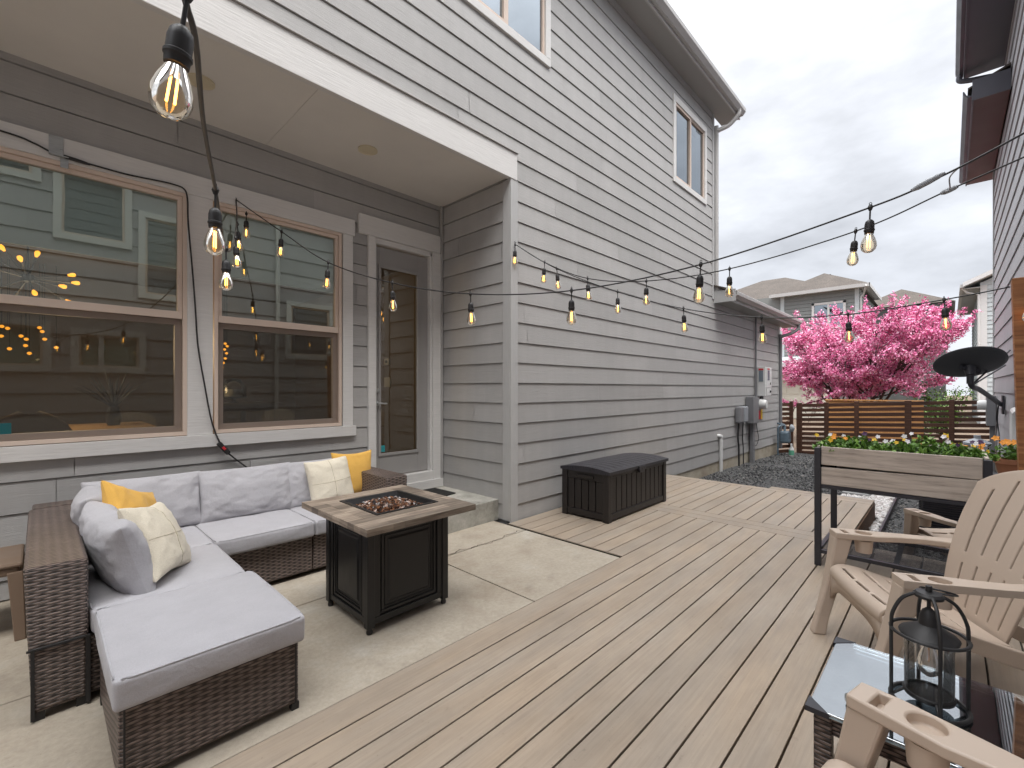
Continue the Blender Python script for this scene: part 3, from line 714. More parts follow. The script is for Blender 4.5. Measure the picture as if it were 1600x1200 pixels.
# windows of the recess
mb = MB(); mb.box(-1.02, 2.222, RY - .045, RY - .01, 2.905, 3.065); part('window_trim', mb, 'trim', house, bevel=.003)
mb = MB(); mb.box(-1.02, 2.232, RY - .055, RY - .01, .885, .985); part('window_trim', mb, 'trim', house, bevel=.003)
for (x0, x1) in ((-1.0, -.9), (.815, .99), (2.10, 2.205)):
    mb = MB(); mb.box(x0, x1, RY - .037, RY - .008, .985, 2.905); part('window_trim', mb, 'trim', house, bevel=.003)
def hung_window(x0, x1, z0, z1, zm):
    mb = MB(); frame_ring(mb, x0, x1, z0, z1, .028, RY - .03, RY + .06); fr = part('window', mb, 'frame', house, bevel=.002)
    mb = MB(); frame_ring(mb, x0 + .029, x1 - .029, zm - .02, z1 - .029, .03, RY - .012, RY + .03); part('upper_sash', mb, 'frame', fr, bevel=.002)
    mb = MB(); mb.box(x0 + .03, x1 - .03, RY - .022, RY - .013, zm - .022, zm + .035); part('meeting_rail', mb, 'frame', fr, bevel=.002)
    mb = MB(); frame_ring(mb, x0 + .029, x1 - .029, z0 + .029, zm - .022, .045, RY + .012, RY + .05); part('lower_sash', mb, 'frame', fr, bevel=.002)
    mb = MB(); mb.quad((x0 + .055, RY + .012, zm), (x1 - .055, RY + .012, zm), (x1 - .055, RY + .012, z1 - .055), (x0 + .055, RY + .012, z1 - .055)); part('pane', mb, 'pane', fr)
    mb = MB(); mb.quad((x0 + .07, RY + .034, z0 + .07), (x1 - .07, RY + .034, z0 + .07), (x1 - .07, RY + .034, zm - .06), (x0 + .07, RY + .034, zm - .06)); part('pane', mb, 'pane', fr)
    mb = MB(); mb.quad((x0 + .03, RY - .004, z0 + .03), (x1 - .03, RY - .004, z0 + .03), (x1 - .03, RY - .004, zm - .02), (x0 + .03, RY - .004, zm - .02)); part('insect_screen', mb, 'screen', fr)
    mb = MB(); mb.quad((x0, RY + .13, 2.355), (x1, RY + .13, 2.355), (x1, RY + .13, z1 + .02), (x0, RY + .13, z1 + .02)); mb.box(x0, x1, RY + .12, RY + .14, 2.33, 2.355); part('roller_blind', mb, 'blind', fr)
    return fr
w1 = hung_window(-.9, .815, .99, 2.905, 1.93)
w2 = hung_window(1.0, 2.09, .99, 2.905, 1.93)
mb = MB(); mb.box(-.215, -.125, RY + .020, RY + .0235, 1.035, 1.135); part('sticker', mb, 'teal', w1, label='teal and white square sticker on the glass')
# door
mb = MB(); mb.box(2.375, 2.455, RY - .04, RY - .008, .2, 2.955); mb.box(3.195, 3.335, RY - .04, RY - .008, .2, 2.955); mb.box(2.265, 3.292, RY - .05, RY - .008, 2.957, 3.155)
part('door_trim', mb, 'trim', house, bevel=.003)
mb = MB(); mb.box(2.457, 2.475, RY - .02, RY + .10, .40, 2.94); mb.box(3.165, 3.193, RY - .02, RY + .10, .40, 2.94); mb.box(2.457, 3.193, RY - .02, RY + .10, 2.90, 2.955); mb.box(2.30, 3.335, RY - .052, RY + .10, .202, .30); mb.box(2.38, 3.3, RY - .035, RY + .1, .30, .40)
part('door_frame', mb, 'trim', house, bevel=.003)
mb = MB(); y0, y1 = RY + .03, RY + .075
mb.box(2.477, 2.535, y0, y1, .41, 2.885); mb.box(3.02, 3.163, y0, y1, .41, 2.885); mb.box(2.535, 3.02, y0, y1, .41, .65); mb.box(2.535, 3.02, y0, y1, 2.67, 2.885)
dr = part('door', mb, 'door', house, bevel=.002)
mb = MB(); frame_ring(mb, 2.52, 3.04, .63, 2.69, .032, y0 - .014, y0 - .001); part('glazing_bead', mb, 'door', dr, bevel=.004)
mb = MB(); mb.quad((2.54, y0 + .02, .64), (3.02, y0 + .02, .64), (3.02, y0 + .02, 2.68), (2.54, y0 + .02, 2.68)); part('pane', mb, 'pane_door', dr)
mb = MB(); mb.lathe([(.0, 0), (.028, 0), (.028, .012), (.012, .016), (.012, .05), (0, .05)], Matrix.Translation((2.507, y0, 1.20)) @ Matrix.Rotation(R(90), 4, 'X'), 16)
mb.tube([(2.507, y0 - .045, 1.20), (2.53, y0 - .05, 1.20), (2.60, y0 - .05, 1.197)], .009, 8)
part('handle', mb, 'alu', dr, smooth=40)
mb = MB(); mb.lathe([(.0, 0), (.026, 0), (.024, .02), (0, .022)], Matrix.Translation((2.507, y0, 1.34)) @ Matrix.Rotation(R(90), 4, 'X'), 16); part('lock', mb, 'alu', dr, smooth=40)
mb = MB(); mb.box(2.548, 2.61, y0 + .012, y0 + .018, .672, .742); part('sticker', mb, 'teal', dr, label='teal and white square sticker on the door glass')
# upper windows
def slider(x0, x1, z0, z1):
    mb = MB(); w = .085
    mb.box(x0, x1, WY - .03, WY + .01, z0, z0 + w); mb.box(x0, x1, WY - .03, WY + .01, z1 - w - .02, z1); mb.box(x0, x0 + w, WY - .03, WY + .01, z0 + w, z1 - w - .02); mb.box(x1 - w, x1, WY - .03, WY + .01, z0 + w, z1 - w - .02)
    fr = part('window', mb, 'trim', house, bevel=.003)
    a0, a1, c0, c1 = x0 + w, x1 - w, z0 + w, z1 - w - .02; xm = (a0 + a1) / 2
    mb = MB(); frame_ring(mb, a0, xm + .02, c0, c1, .04, WY - .015, WY + .03); frame_ring(mb, xm + .022, a1, c0, c1, .03, WY - .005, WY + .04); part('sash', mb, 'frame', fr, bevel=.002)
    for (b0, b1) in ((a0 + .03, xm), (xm + .03, a1 - .02)):
        mb = MB(); mb.quad((b0, WY + .016, c0 + .02), (b1, WY + .016, c0 + .02), (b1, WY + .016, c1 - .02), (b0, WY + .016, c1 - .02)); part('pane', mb, 'pane_far', fr)
    mb = MB(); mb.box(a0, a1, WY + .15, WY + .19, c0 - .05, c1 + .05); part('blind', mb, 'room_dark', fr)
    mb = MB(); mb.box(xm + .03, a1 - .02, WY + .10, WY + .11, c0, c1 - .12); part('blind', mb, 'white_plastic', fr)  # white panel added to imitate sky reflected in the right pane, no real blind
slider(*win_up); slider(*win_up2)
# the room behind the glass
mb = MB()
mb.box(-4, 6, 9.3, 9.4, .1, 3.2); mb.box(-4.1, -4, RY + .15, 9.4, .1, 3.2); mb.box(3.5, 3.6, RY + .05, 9.4, .1, 3.2)
part('room_wall', mb, 'room_wall', house)
mb = MB(); mb.box(-4.1, 3.6, RY + .15, 9.4, 3.0, 3.1); part('room_ceiling', mb, 'room_wall', house)
mb = MB(); mb.box(-4.1, 3.6, RY + .15, 9.4, .08, .2); part('room_floor', mb, 'room_floor', house)

# ------------------------------------------------------------------ neighbour's house along the other side
NY = -.70
nb = thing('neighbour_house', 'dark-eaved grey house whose long lap-sided wall closes the right side of the yard', 'house', (7, -4, 0))
Pn = lambda a, z, o: (a, NY + o, z)
NWIN = [(.14, 1.04, 3.58, 4.95), (1.12, 2.0, 2.83, 4.25), (-.95, .02, 4.34, 5.6), (3.40, 4.35, 1.95, 3.1), (.33, 1.22, 1.60, 2.28), (-1.0, .12, 1.6, 2.35), (5.4, 6.4, 3.6, 4.9)]
mb = siding(Pn, -6, 14.3, .10, 6.15, .296, .10, NWIN, th=.02, seed=5); part('wall', mb, 'siding_n', nb)
mb = siding(Pn, -6, 12.25, 6.15, 7.0, .296, .10, [], th=.02, seed=6); part('wall', mb, 'siding_n', nb)
mb = siding(lambda a, z, o: (14.3 + o, a, z), -9, NY, .1, 6.1, .296, .10, [], th=.02, seed=6); part('wall', mb, 'siding_n', nb)
mb = MB(); xs = sorted({-6, 14.28} | {q for w in NWIN for q in w[:2]})
mb.box(-6, 14.28, NY - 9, NY - .30, -.5, 6.1); mb.box(-6, 12.2, NY - 9, NY - .30, 6.1, 7.0); mb.box(-6, 14.28, NY - .30, NY - .02, -.5, .8)
mb.box(6.42, 14.28, NY - .3, NY - .02, .8, 6.1)
part('wall_core', mb, 'trim_grey', nb)
mb = MB(); mb.box(-6, 14.31, NY - .02, NY + .012, -.5, .095); part('foundation', mb, 'found', nb)
mb = MB(); mb.box(14.22, 14.33, NY + .0, NY + .032, .1, 6.1); part('corner_trim', mb, 'trim_grey', nb)
mb = MB(); mb.box(12.17, 12.27, NY + .0, NY + .032, 6.1, 7.0); part('corner_trim', mb, 'trim_grey', nb)
for q in NWIN:
    mb = MB(); frame_ring(mb, q[0], q[1], q[2], q[3], .09, NY - .01, NY + .045); fr = part('window', mb, 'trim', nb, bevel=.003)
    mb = MB(); frame_ring(mb, q[0] + .09, q[1] - .09, q[2] + .09, q[3] - .09, .03, NY - .03, NY + .015); part('frame', mb, 'frame', fr)
    mb = MB(); mb.quad((q[0] + .1, NY - .01, q[2] + .1), (q[1] - .1, NY - .01, q[2] + .1), (q[1] - .1, NY - .01, q[3] - .1), (q[0] + .1, NY - .01, q[3] - .1)); part('pane', mb, 'pane_far' if q[3] > 2.5 else 'pane_door', fr)
    if q[3] < 2.5:
        mb = MB(); mb.box(q[0] + .1, q[1] - .1, NY - .06, NY - .05, q[2] + .1, q[3] - .1); part('blind', mb, 'blind_teal', fr)
        mb = MB(); xm = q[0] + (q[1] - q[0]) * .38; mb.box(xm - .03, xm + .03, NY - .045, NY + .03, q[2] + .09, q[3] - .09); part('mullion', mb, 'trim', fr)
def eave_n(x0, x1, zs, over, soff, slope=.4, depth=5, cap=None):
    mb = MB(); mb.box(x0, x1, NY - .02, NY + over, zs, zs + .02); part('eave_soffit', mb, soff, nb)
    mb = MB(); mb.box(x0, x1, NY + over + .001, NY + over + .022, zs - .02, zs + .17); part('fascia', mb, 'gutter_dark', nb)
    prof = [(0, 0), (.05, 0), (.075, .03), (.10, .06), (.105, .115), (.09, .115), (.06, .04), (0, .012)]
    mb = MB(); mb.prism(prof, lambda p, a: (a, NY + over + .024 + p[0], zs + .035 + p[1]), x0, x1); part('gutter', mb, 'gutter_dark', nb)
    y0 = NY + over + .07; z0 = zs + .16
    mb = MB(); mb.hexa([(x0, y0, z0), (x1, y0, z0), (x1, y0 - depth, z0 + depth * slope), (x0, y0 - depth, z0 + depth * slope)],
                       [(x0, y0, z0 + .03), (x1, y0, z0 + .03), (x1, y0 - depth, z0 + .03 + depth * slope), (x0, y0 - depth, z0 + .03 + depth * slope)]); part('roof', mb, 'shingle', nb)
eave_n(-6, 11.7, 7.0, .50, 'gutter_dark')
eave_n(10.4, 14.75, 6.02, .42, 'brown_soffit', depth=2.5)
mb = MB(); mb.box(10.38, 10.40, NY + .02, NY + .44, 5.98, 6.30); part('eave_end_cap', mb, 'gutter_dark', nb)
mb = MB(); mb.tube(catmull([(11.6, NY + .57, 7.04), (11.6, NY + .57, 6.95), (11.6, NY + .45, 6.90), (11.6, NY + .15, 6.84), (11.6, NY + .06, 6.78), (11.6, NY + .06, 6.1)], 5), .045, 8); part('downspout', mb, 'gutter_dark', nb, smooth=40)
mb = MB(); mb.tube([(3.23, NY + .055, .1), (3.23, NY + .055, 6.9)], .04, 8); part('downspout', mb, 'trim', nb, smooth=40)

# things on the neighbour's wall
mb = MB(); mb.box(13.35, 13.75, NY + .03, NY + .16, .60, 1.21); t = thing('electric_meter_box', 'grey steel meter box with round white meter on the neighbour wall behind the dish', 'meter box', (13.5, NY + .03, .60))
part('box', mb, 'grey_box', t, bevel=.006)
mb = MB(); mb.lathe([(0, 0), (.10, 0), (.10, .08), (.085, .13), (0, .135)], Matrix.Translation((13.5, NY + .161, 1.02)) @ Matrix.Rotation(R(-90), 4, 'X'), 20); part('meter', mb, 'white_plastic', t, smooth=40)
mb = MB(); mb.box(13.48, 13.62, NY + .04, NY + .11, -.4, .6); part('conduit', mb, 'grey_box', t)
# satellite dish
sat = thing('satellite_dish', 'dark grey oval satellite dish seen from behind on a bent arm', 'satellite dish', (11.5, NY + .03, 1.1))
DC = Vector((9.85, -.21, 1.76)); nrm = Vector((.80, .36, -.50)).normalized()
fw = Vector((math.cos(YAW), math.sin(YAW), 0)); rt = Vector((math.sin(YAW), -math.cos(YAW), 0)); up = Vector((0, 0, 1))
ax1 = Vector((.69, -.72, .0)).normalized(); nrm = Vector((.50, .06, .87)).normalized(); ax1 = (ax1 - nrm * ax1.dot(nrm)).normalized(); ax2 = nrm.cross(ax1)
mb = MB()
def dishf(i, j):
    r = j / 10; a = 2 * math.pi * i / 40
    return DC + ax1 * (.385 * r * math.cos(a)) + ax2 * (.44 * r * math.sin(a)) + nrm * (.085 * (r * r - 1))
mb.grid(40, 10, dishf); mb = weld(mb); ob = part('reflector', mb, 'dish', sat, smooth=50); solidify(ob, .012)
bk = DC - nrm * .095
mb = MB(); mb.tube([bk - ax1 * .13 + ax2 * .0 - nrm * .03, bk + ax1 * .13 - nrm * .03], .035, 8); mb.tube([bk + nrm * .02, bk - nrm * .14], [.08, .05], 10)
mb.tube([bk - nrm * .1 + Vector((0, 0, .04)), bk - nrm * .1 - Vector((0, 0, .16))], .042, 10)
part('bracket', mb, 'steel', sat, smooth=40)
mb = MB(); foot = Vector((11.55, NY + .06, 1.08)); mb.tube(catmull([bk - nrm * .1 - Vector((0, 0, .06)), bk - nrm * .1 + Vector((.05, -.02, -.20)), bk.lerp(foot, .30) + Vector((0, 0, -.16)), foot], 6), .036, 10)
mb.box(11.42, 11.68, NY + .025, NY + .05, .92, 1.24)
part('arm', mb, 'steel', sat, smooth=40)
mb = MB(); mb.tube([bk - nrm * .1 - Vector((0, 0, .2)), (11.2, NY + .03, 1.75)], .012, 6); mb.tube([bk - nrm * .1 - Vector((0, 0, .2)), (10.4, NY + .03, 1.95)], .012, 6); part('strut', mb, 'steel', sat)
mb = MB(); mb.tube(catmull([foot + Vector((0, .03, 0)), (11.8, NY + .09, .8), (11.75, NY + .07, .5), (11.9, NY + .06, .2), (11.8, NY + .06, .35), (12.0, NY + .05, .02)], 6), .008, 6); part('cable', mb, 'cable', sat)
# gas regulator, pale pipe and a grey box
t = thing('gas_meter', 'grey round gas regulator standing behind the right end of the planter flowers', 'gas meter', (12.5, NY + .3, -.3))
Mx = Matrix.Translation((12.5, NY + .32, .30))
mb = MB(); mb.lathe([(0, -.10), (.12, -.09), (.20, -.02), (.20, .02), (.12, .07), (.05, .10), (.05, .16), (0, .16)], Mx, 22); part('regulator', mb, 'grey_plastic', t, smooth=40)
mb = MB(); mb.tube([(12.5, NY + .32, .24), (12.5, NY + .32, -.4)], .03, 8); mb.tube([(12.5, NY + .32, .1), (12.0, NY + .32, .1), (12.0, NY + .05, .1)], .025, 8); mb.box(12.05, 12.3, NY + .2, NY + .42, .08, .30); part('pipe', mb, 'grey_plastic', t, bevel=.01)
t = solo('wall_vent', (lambda m: (m.box(9.55, 9.85, NY + .022, NY + .12, .20, .55), m.box(9.53, 9.87, NY + .121, NY + .135, .18, .57), m)[2])(MB()), 'grey_plastic', 'grey plastic utility box low on the neighbour wall behind the wooden post', 'utility box', (9.7, NY, .2), bevel=.006)
mb = MB(); mb.tube(catmull([(8.9, NY + .06, 1.02), (9.05, NY + .07, 1.06), (9.1, NY + .07, .9), (9.1, NY + .07, -.2)], 5), .05, 8); solo('white_pipe', mb, 'white_plastic', 'thick white vent pipe with a bend on the neighbour wall beside the wooden post', 'pipe', (9.1, NY + .07, -.2), smooth=40)
# condenser
t = thing('air_conditioner', 'dark slatted air conditioning unit standing on the gravel behind the raised planter', 'air conditioner', (6.75, -.15, GZ))
mb = MB(); mb.box(6.35, 7.15, -.52, .22, GZ + .02, GZ + .70); part('cabinet', mb, 'ac', t, bevel=.02)
mb = MB()
for k in range(26):
    z = GZ + .07 + k * .0235; mb.box(6.335, 6.352, -.50, .20, z, z + .012); mb.box(6.37, 7.13, .218, .234, z, z + .012)
part('grille', mb, 'steel', t)
mb = MB(); mb.lathe([(.3, 0), (.3, .02), (.27, .03), (.05, .035), (0, .035)], Matrix.Translation((6.75, -.15, GZ + .70)), 24); part('fan_guard', mb, 'ac', t)

# ------------------------------------------------------------------ fences
FX = 14.0
def ftop(y): return .965 + (2.9 - y) * .047
fence = thing('slat_fence', 'dark brown horizontal slat fence closing the far end of the side yard', 'fence', (FX, 1.2, -.38))
rd = random.Random(9)
PY = [2.88, 2.28, 1.66, .70, -.03, -.66]
for k in range(5):
    ya, yb = PY[k] - .045, PY[k + 1] + .045
    mb = MB()
    for s in range(11):
        dz = .10 + s * .124
        za, zb2 = ftop(ya) - dz, ftop(yb) - dz; h = .083; j = rd.uniform(-.004, .004)
        mb.hexa([(FX, yb, zb2 + j), (FX + .02, yb, zb2 + j), (FX + .02, ya, za + j), (FX, ya, za + j)], [(FX, yb, zb2 + h + j), (FX + .02, yb, zb2 + h + j), (FX + .02, ya, za + h + j), (FX, ya, za + h + j)], rd.random())
    part('slat_panel', mb, 'fence', fence, bevel=.003)
for k, y in enumerate(PY):
    mb = MB(); w = .045 if k not in (0, 3) else .06
    mb.box(FX - .045, FX + .045, y - w, y + w, -.5, ftop(y) + .01, rd.random()); part('post', mb, 'fence', fence, bevel=.004)
gate = thing('slat_gate', 'dark slatted side gate panel ajar next to the house downspout', 'gate', (13.75, 3.1, -.38))
mb = MB(); A = Vector((13.55, 3.30, 0)); B = Vector((14.0, 3.06, 0))
d = (B - A).normalized(); n_ = Vector((-d.y, d.x, 0)) * .02
for s in range(11):
    z = .99 - .10 - s * .124
    mb.hexa([A + Vector((0, 0, z)), B + Vector((0, 0, z)), B + n_ + Vector((0, 0, z)), A + n_ + Vector((0, 0, z))], [A + Vector((0, 0, z + .083)), B + Vector((0, 0, z + .083)), B + n_ + Vector((0, 0, z + .083)), A + n_ + Vector((0, 0, z + .083))], rd.random())
part('slat_panel', mb, 'fence', gate, bevel=.003)
mb = MB(); mb.box(13.93, 14.02, 3.02, 3.10, -.5, 1.02); part('post', mb, 'fence', gate, bevel=.004)
mb = MB(); mb.hexa([(13.62, 3.24, .55), (13.66, 3.24, .55), (13.98, 3.06, -.35), (13.94, 3.06, -.35)], [(13.60, 3.20, .55), (13.64, 3.20, .55), (13.96, 3.02, -.35), (13.92, 3.02, -.35)]); part('brace', mb, 'fence', gate)
cf = thing('cedar_fence', 'orange new cedar board fence glimpsed through the gaps of the dark slat fence', 'fence', (16.0, 1.2, -.42))
mb = MB()
for k in range(15):
    y = 2.62 - k * .142; mb.box(16.0, 16.02, y - .14, y, -.45, 1.0 + rd.uniform(-.004, .004))
part('board', mb, 'cedar_fence', cf, bevel=.002)
mb = MB(); mb.box(15.96, 16.06, .49, 2.64, 1.01, 1.045); part('cap_rail', mb, 'cedar_fence', cf, bevel=.003)

# ------------------------------------------------------------------ crabapple in blossom and a shrub
rd = random.Random(21)
TX, TY, TZ = 18.6, 2.10, -.42
tree = thing('crabapple_tree', 'crabapple tree covered in bright pink blossom beyond the slat fence', 'tree', (TX, TY, TZ))
br = MB(); bl_pts = []
def in_crown(c):
    r = math.hypot(c.x - TX, c.y - TY); a = math.atan2(c.y - TY, c.x - TX)
    top = TZ + 3.9 - .10 * r + .55 * mnoise.noise(Vector((a * 1.7, r * .8, 3)))
    rm = 2.38 + .5 * mnoise.noise(Vector((a * 2.1, c.z * .8, 9)))
    return (c.z < top or (mnoise.noise(Vector((c.x * 1.6, c.y * 1.6, 0))) > .12 and c.z < top + .6)) and r < rm
def grow(p, d, L, r, lvl):
    n = 6; pts = [p]; q = p.copy(); dd = d.copy()
    for i in range(n):
        dd = (dd + Vector((rd.gauss(0, .10), rd.gauss(0, .10), rd.gauss(.03, .07)))).normalized(); q = q + dd * L / n; pts.append(q.copy())
    while len(pts) > 2 and lvl and not in_crown(pts[-1]): pts.pop()
    n = len(pts) - 1
    br.tube(pts, [r * (1 - .75 * i / n) for i in range(n + 1)], 5 if lvl else 7, caps=False)
    if lvl >= 2:
        for i in range(1, len(pts)): bl_pts.append((pts[i - 1], pts[i], lvl))
    elif lvl == 1:
        for i in range(3, len(pts)): bl_pts.append((pts[i - 1], pts[i], lvl))
    if lvl < 3:
        for _ in range((7, 7, 5)[lvl]):
            k = rd.uniform(.3, 1.0); i = min(n - 1, int(k * n)); s = pts[i].lerp(pts[i + 1], k * n - i if k * n - i < 1 else 1)
            out = Vector((rd.gauss(0, 1), rd.gauss(0, 1), rd.gauss(.15, .6))).normalized()
            nd = (dd * .75 + out * (.75, .85, .8)[lvl]).normalized()
            grow(s, nd, L * rd.uniform(.42, .68), r * .5, lvl + 1)
for k in range(9):
    a = 2 * math.pi * k / 9 + rd.uniform(-.3, .3); lean = rd.uniform(.35, 1.25)
    d = Vector((math.cos(a) * lean, math.sin(a) * lean, 1.0)).normalized()
    grow(Vector((TX, TY, TZ + .55)) + Vector((math.cos(a), math.sin(a), 0)) * .06, d, rd.uniform(1.9, 2.6), .055, 0)
for k in range(70):
    a = rd.uniform(0, 6.28); r_ = 2.5 * math.sqrt(rd.random()); s_ = Vector((TX + math.cos(a) * r_, TY + math.sin(a) * r_, TZ + 3.7 - .12 * r_))
    e_ = s_ + Vector((math.cos(a) * .25 + rd.gauss(0, .08), math.sin(a) * .25 + rd.gauss(0, .08), rd.uniform(.45, 1.0)))
    br.tube([s_, e_], [.007, .003], 5); bl_pts.append((s_, e_, 9))
br.tube([(TX, TY, TZ - .1), (TX + .02, TY, TZ + .3), (TX, TY, TZ + .75)], [.17, .13, .12], 10)
part('trunk', br, 'bark', tree, smooth=60)
bm_ = MB()
for (a, b, lvl) in bl_pts:
    L = (b - a).length
    for _ in range(max(1, int(L * (84 if lvl >= 2 else 46)))):
        c = a.lerp(b, rd.random())
        if lvl != 9 and (not in_crown(c) or mnoise.noise(c * 1.7) < -.24): continue
        c = c + Vector((rd.gauss(0, .035), rd.gauss(0, .035), rd.gauss(0, .035)))
        if c.z < TZ + 1.12 + .12 * rd.random(): continue
        leaf_cloud(bm_, [c], .066, rd, (.0, 1.0)); 
        leaf_cloud(bm_, [c + Vector((rd.gauss(0, .03), rd.gauss(0, .03), rd.gauss(0, .03)))], .060, rd, (.2, 1.0))
print('blossom faces', len(bm_.f))
part('crown', bm_, 'petal', tree)
def shrub(x, y, z, r, h, name, label, n=2600, sz=.07, seed=1):
    r2 = random.Random(seed); t = thing(name, label, 'shrub', (x, y, z)); mb = MB(); st = MB()
    for k in range(26):
        a = r2.uniform(0, 6.28); e = Vector((x + math.cos(a) * r * r2.uniform(.2, .9), y + math.sin(a) * r * r2.uniform(.2, .9), z + h * r2.uniform(.5, 1)))
        st.tube([(x, y, z - .05), Vector((x, y, z)).lerp(e, .5) + Vector((0, 0, h * .1)), e], [.02, .012, .004], 5)
        pts = [Vector((x, y, z)).lerp(e, r2.uniform(.35, 1)) + Vector((r2.gauss(0, .12), r2.gauss(0, .12), r2.gauss(0, .10))) * r for _ in range(n // 26)]
        leaf_cloud(mb, pts, sz, r2)
    part('stem', st, 'bark', t); part('foliage', mb, 'leaf', t)
shrub(19.6, .15, -.42, .75, 2.0, 'green_shrub', 'yellow-green shrub to the right of the pink tree behind the slat fence', seed=2)
shrub(18.2, .70, -.42, .45, 1.55, 'green_shrub', 'small green shrub under the right side of the pink tree', 1300, seed=3)

# ------------------------------------------------------------------ houses beyond
def hip_roof(mb, x0, x1, y0, y1, z, h, over=.45):
    x0 -= over; x1 += over; y0 -= over; y1 += over
    w, l = y1 - y0, x1 - x0; cy_ = (y0 + y1) / 2; cx_ = (x0 + x1) / 2
    if l >= w: r0, r1 = (x0 + w / 2, cy_, z + h), (x1 - w / 2, cy_, z + h)
    else: r0, r1 = (cx_, y0 + l / 2, z + h), (cx_, y1 - l / 2, z + h)
    b = [(x0, y0, z), (x1, y0, z), (x1, y1, z), (x0, y1, z)]
    if l >= w: mb.add(b + [r0, r1], [(0, 1, 5, 4), (1, 2, 5), (2, 3, 4, 5), (3, 0, 4), (3, 2, 1, 0)])
    else: mb.add(b + [r0, r1], [(0, 1, 4), (1, 2, 5, 4), (2, 3, 5), (3, 0, 4, 5), (3, 2, 1, 0)])
fh = thing('garage_house', 'grey two-storey house with tan hip roof and cream garage doors behind the pink tree', 'house', (33, 6, -.5))
Pf = lambda a, z, o: (31.0 - o, a, z)
X0 = 31.0
mb = siding(Pf, 3.55, 7.35, 3.1, 6.95, .21, 0, [(4.15, 5.75, 4.75, 6.25)], th=.03, seed=8); part('wall', mb, 'siding_far', fh)
mb = siding(lambda a, z, o: (a, 3.55 - o, z), 31, 40, -.5, 6.95, .21, 0, [], th=.03, seed=9); part('wall', mb, 'siding_far', fh)
mb = MB(); mb.box(31.05, 42, 3.6, 16, -.5, 6.93); part('wall_core', mb, 'siding_far', fh)
mb = MB(); mb.box(33, 33.05, 7.36, 16, 3, 6.9); mb.box(31.0, 31.04, 3.55, 9.6, -.5, .1); part('wall', mb, 'siding_far', fh)
mb = MB(); hip_roof(mb, 31.0, 36, 3.55, 7.4, 6.98, 1.35); part('roof', mb, 'shingle', fh)
mb = MB(); hip_roof(mb, 32.5, 42, 3.8, 14.8, 6.75, 2.6); part('roof', mb, 'shingle', fh)
mb = MB(); mb.box(30.5, 30.53, 3.05, 7.85, 6.80, 6.99); mb.box(30.5, 36.4, 3.05, 3.08, 6.80, 6.99); mb.box(30.53, 31.0, 3.08, 7.8, 6.84, 6.86); mb.box(31, 36, 3.08, 3.55, 6.84, 6.86); mb.tube([(30.45, 3.2, 6.85), (30.9, 3.35, 6.5), (31.0 - .06, 3.48, 6.3), (31 - .06, 3.48, 3)], .05, 6)
part('gutter', mb, 'gutter', fh)
mb = MB(); mb.box(30.95, 30.99, 3.55, 3.75, 3.1, 6.85); mb.box(30.95, 30.99, 7.15, 7.35, 3.1, 6.85); mb.box(30.97, 31.0, 3.55, 9.6, 2.75, 3.1); part('trim', mb, 'siding_far_pale', fh)
mb = MB()
for (y0, y1, z0, z1) in ((4.15, 5.75, 4.75, 6.25),):
    mb.box(30.94, 31.02, y0, y1, z0, z0 + .12); mb.box(30.94, 31.02, y0, y1, z1 - .12, z1); mb.box(30.94, 31.02, y0, y0 + .12, z0, z1); mb.box(30.94, 31.02, y1 - .12, y1, z0, z1); mb.box(30.95, 31.02, 4.9, 5.0, z0, z1)
wf = part('window', mb, 'trim', fh)
mb = MB(); mb.quad((31.0, 4.2, 4.8), (31.0, 5.7, 4.8), (31.0, 5.7, 6.2), (31.0, 4.2, 6.2)); part('pane', mb, 'pane_far', wf)
mb = MB(); mb.box(30.93, 30.97, 5.0, 7.35, -.5, 2.5); mb.box(30.93, 30.97, 7.6, 9.6, -.5, 2.5)
for zz in range(4):
    for yy in range(7):
        y = 5.08 + yy * .65; z = -.4 + zz * .72
        if y + .52 < 9.6: mb.box(30.905, 30.93, y, y + .52, z, z + .5)
part('garage_door', mb, 'garage', fh, bevel=.01)
mb = MB(); mb.box(30.0, 31.0, 5.0, 9.9, 2.62, 2.78); mb.hexa([(30.0, 4.9, 2.78), (31, 4.9, 2.78), (31, 9.9, 2.78), (30.0, 9.9, 2.78)], [(30.0, 4.9, 2.84), (31, 4.9, 3.25), (31, 9.9, 3.25), (30.0, 9.9, 2.84)]); part('porch_roof', mb, 'siding_far_pale', fh)
mb = MB(); hip_roof(mb, 39, 47, .2, 4.6, 6.7, 1.5); part('roof', mb, 'shingle', fh)
mb = MB(); mb.box(39, 47, .2, 4.6, -.5, 6.7); part('wall', mb, 'siding_far', fh)
mb = MB(); mb.tube([(35.5, 5.6, 8.0), (35.5, 5.6, 8.75)], .07, 8); part('vent_pipe', mb, 'steel', fh)
f2 = thing('gable_house', 'pale grey-green gabled house peeking past the neighbour wall', 'house', (32, -5, -.5))
mb = siding(lambda a, z, o: (31.3 - o, a, z), -9.5, -1.05, -.5, 6.45, .21, 0, [], th=.03, seed=12); part('wall', mb, 'siding_far_pale', f2)
mb = siding(lambda a, z, o: (a, -1.05 + o, z), 31.3, 42, -.5, 6.45, .21, 0, [], th=.03, seed=12); part('wall', mb, 'siding_far_pale', f2)
mb = MB(); mb.box(31.35, 42, -9.5, -1.1, -.5, 6.4); mb.hexa([(31.32, -9.5, 6.4), (31.32, -1.0, 6.4), (31.32, -5.25, 8.4)], [(42, -9.5, 6.4), (42, -1.0, 6.4), (42, -5.25, 8.4)]); part('wall_core', mb, 'siding_far_pale', f2)
mb = MB()
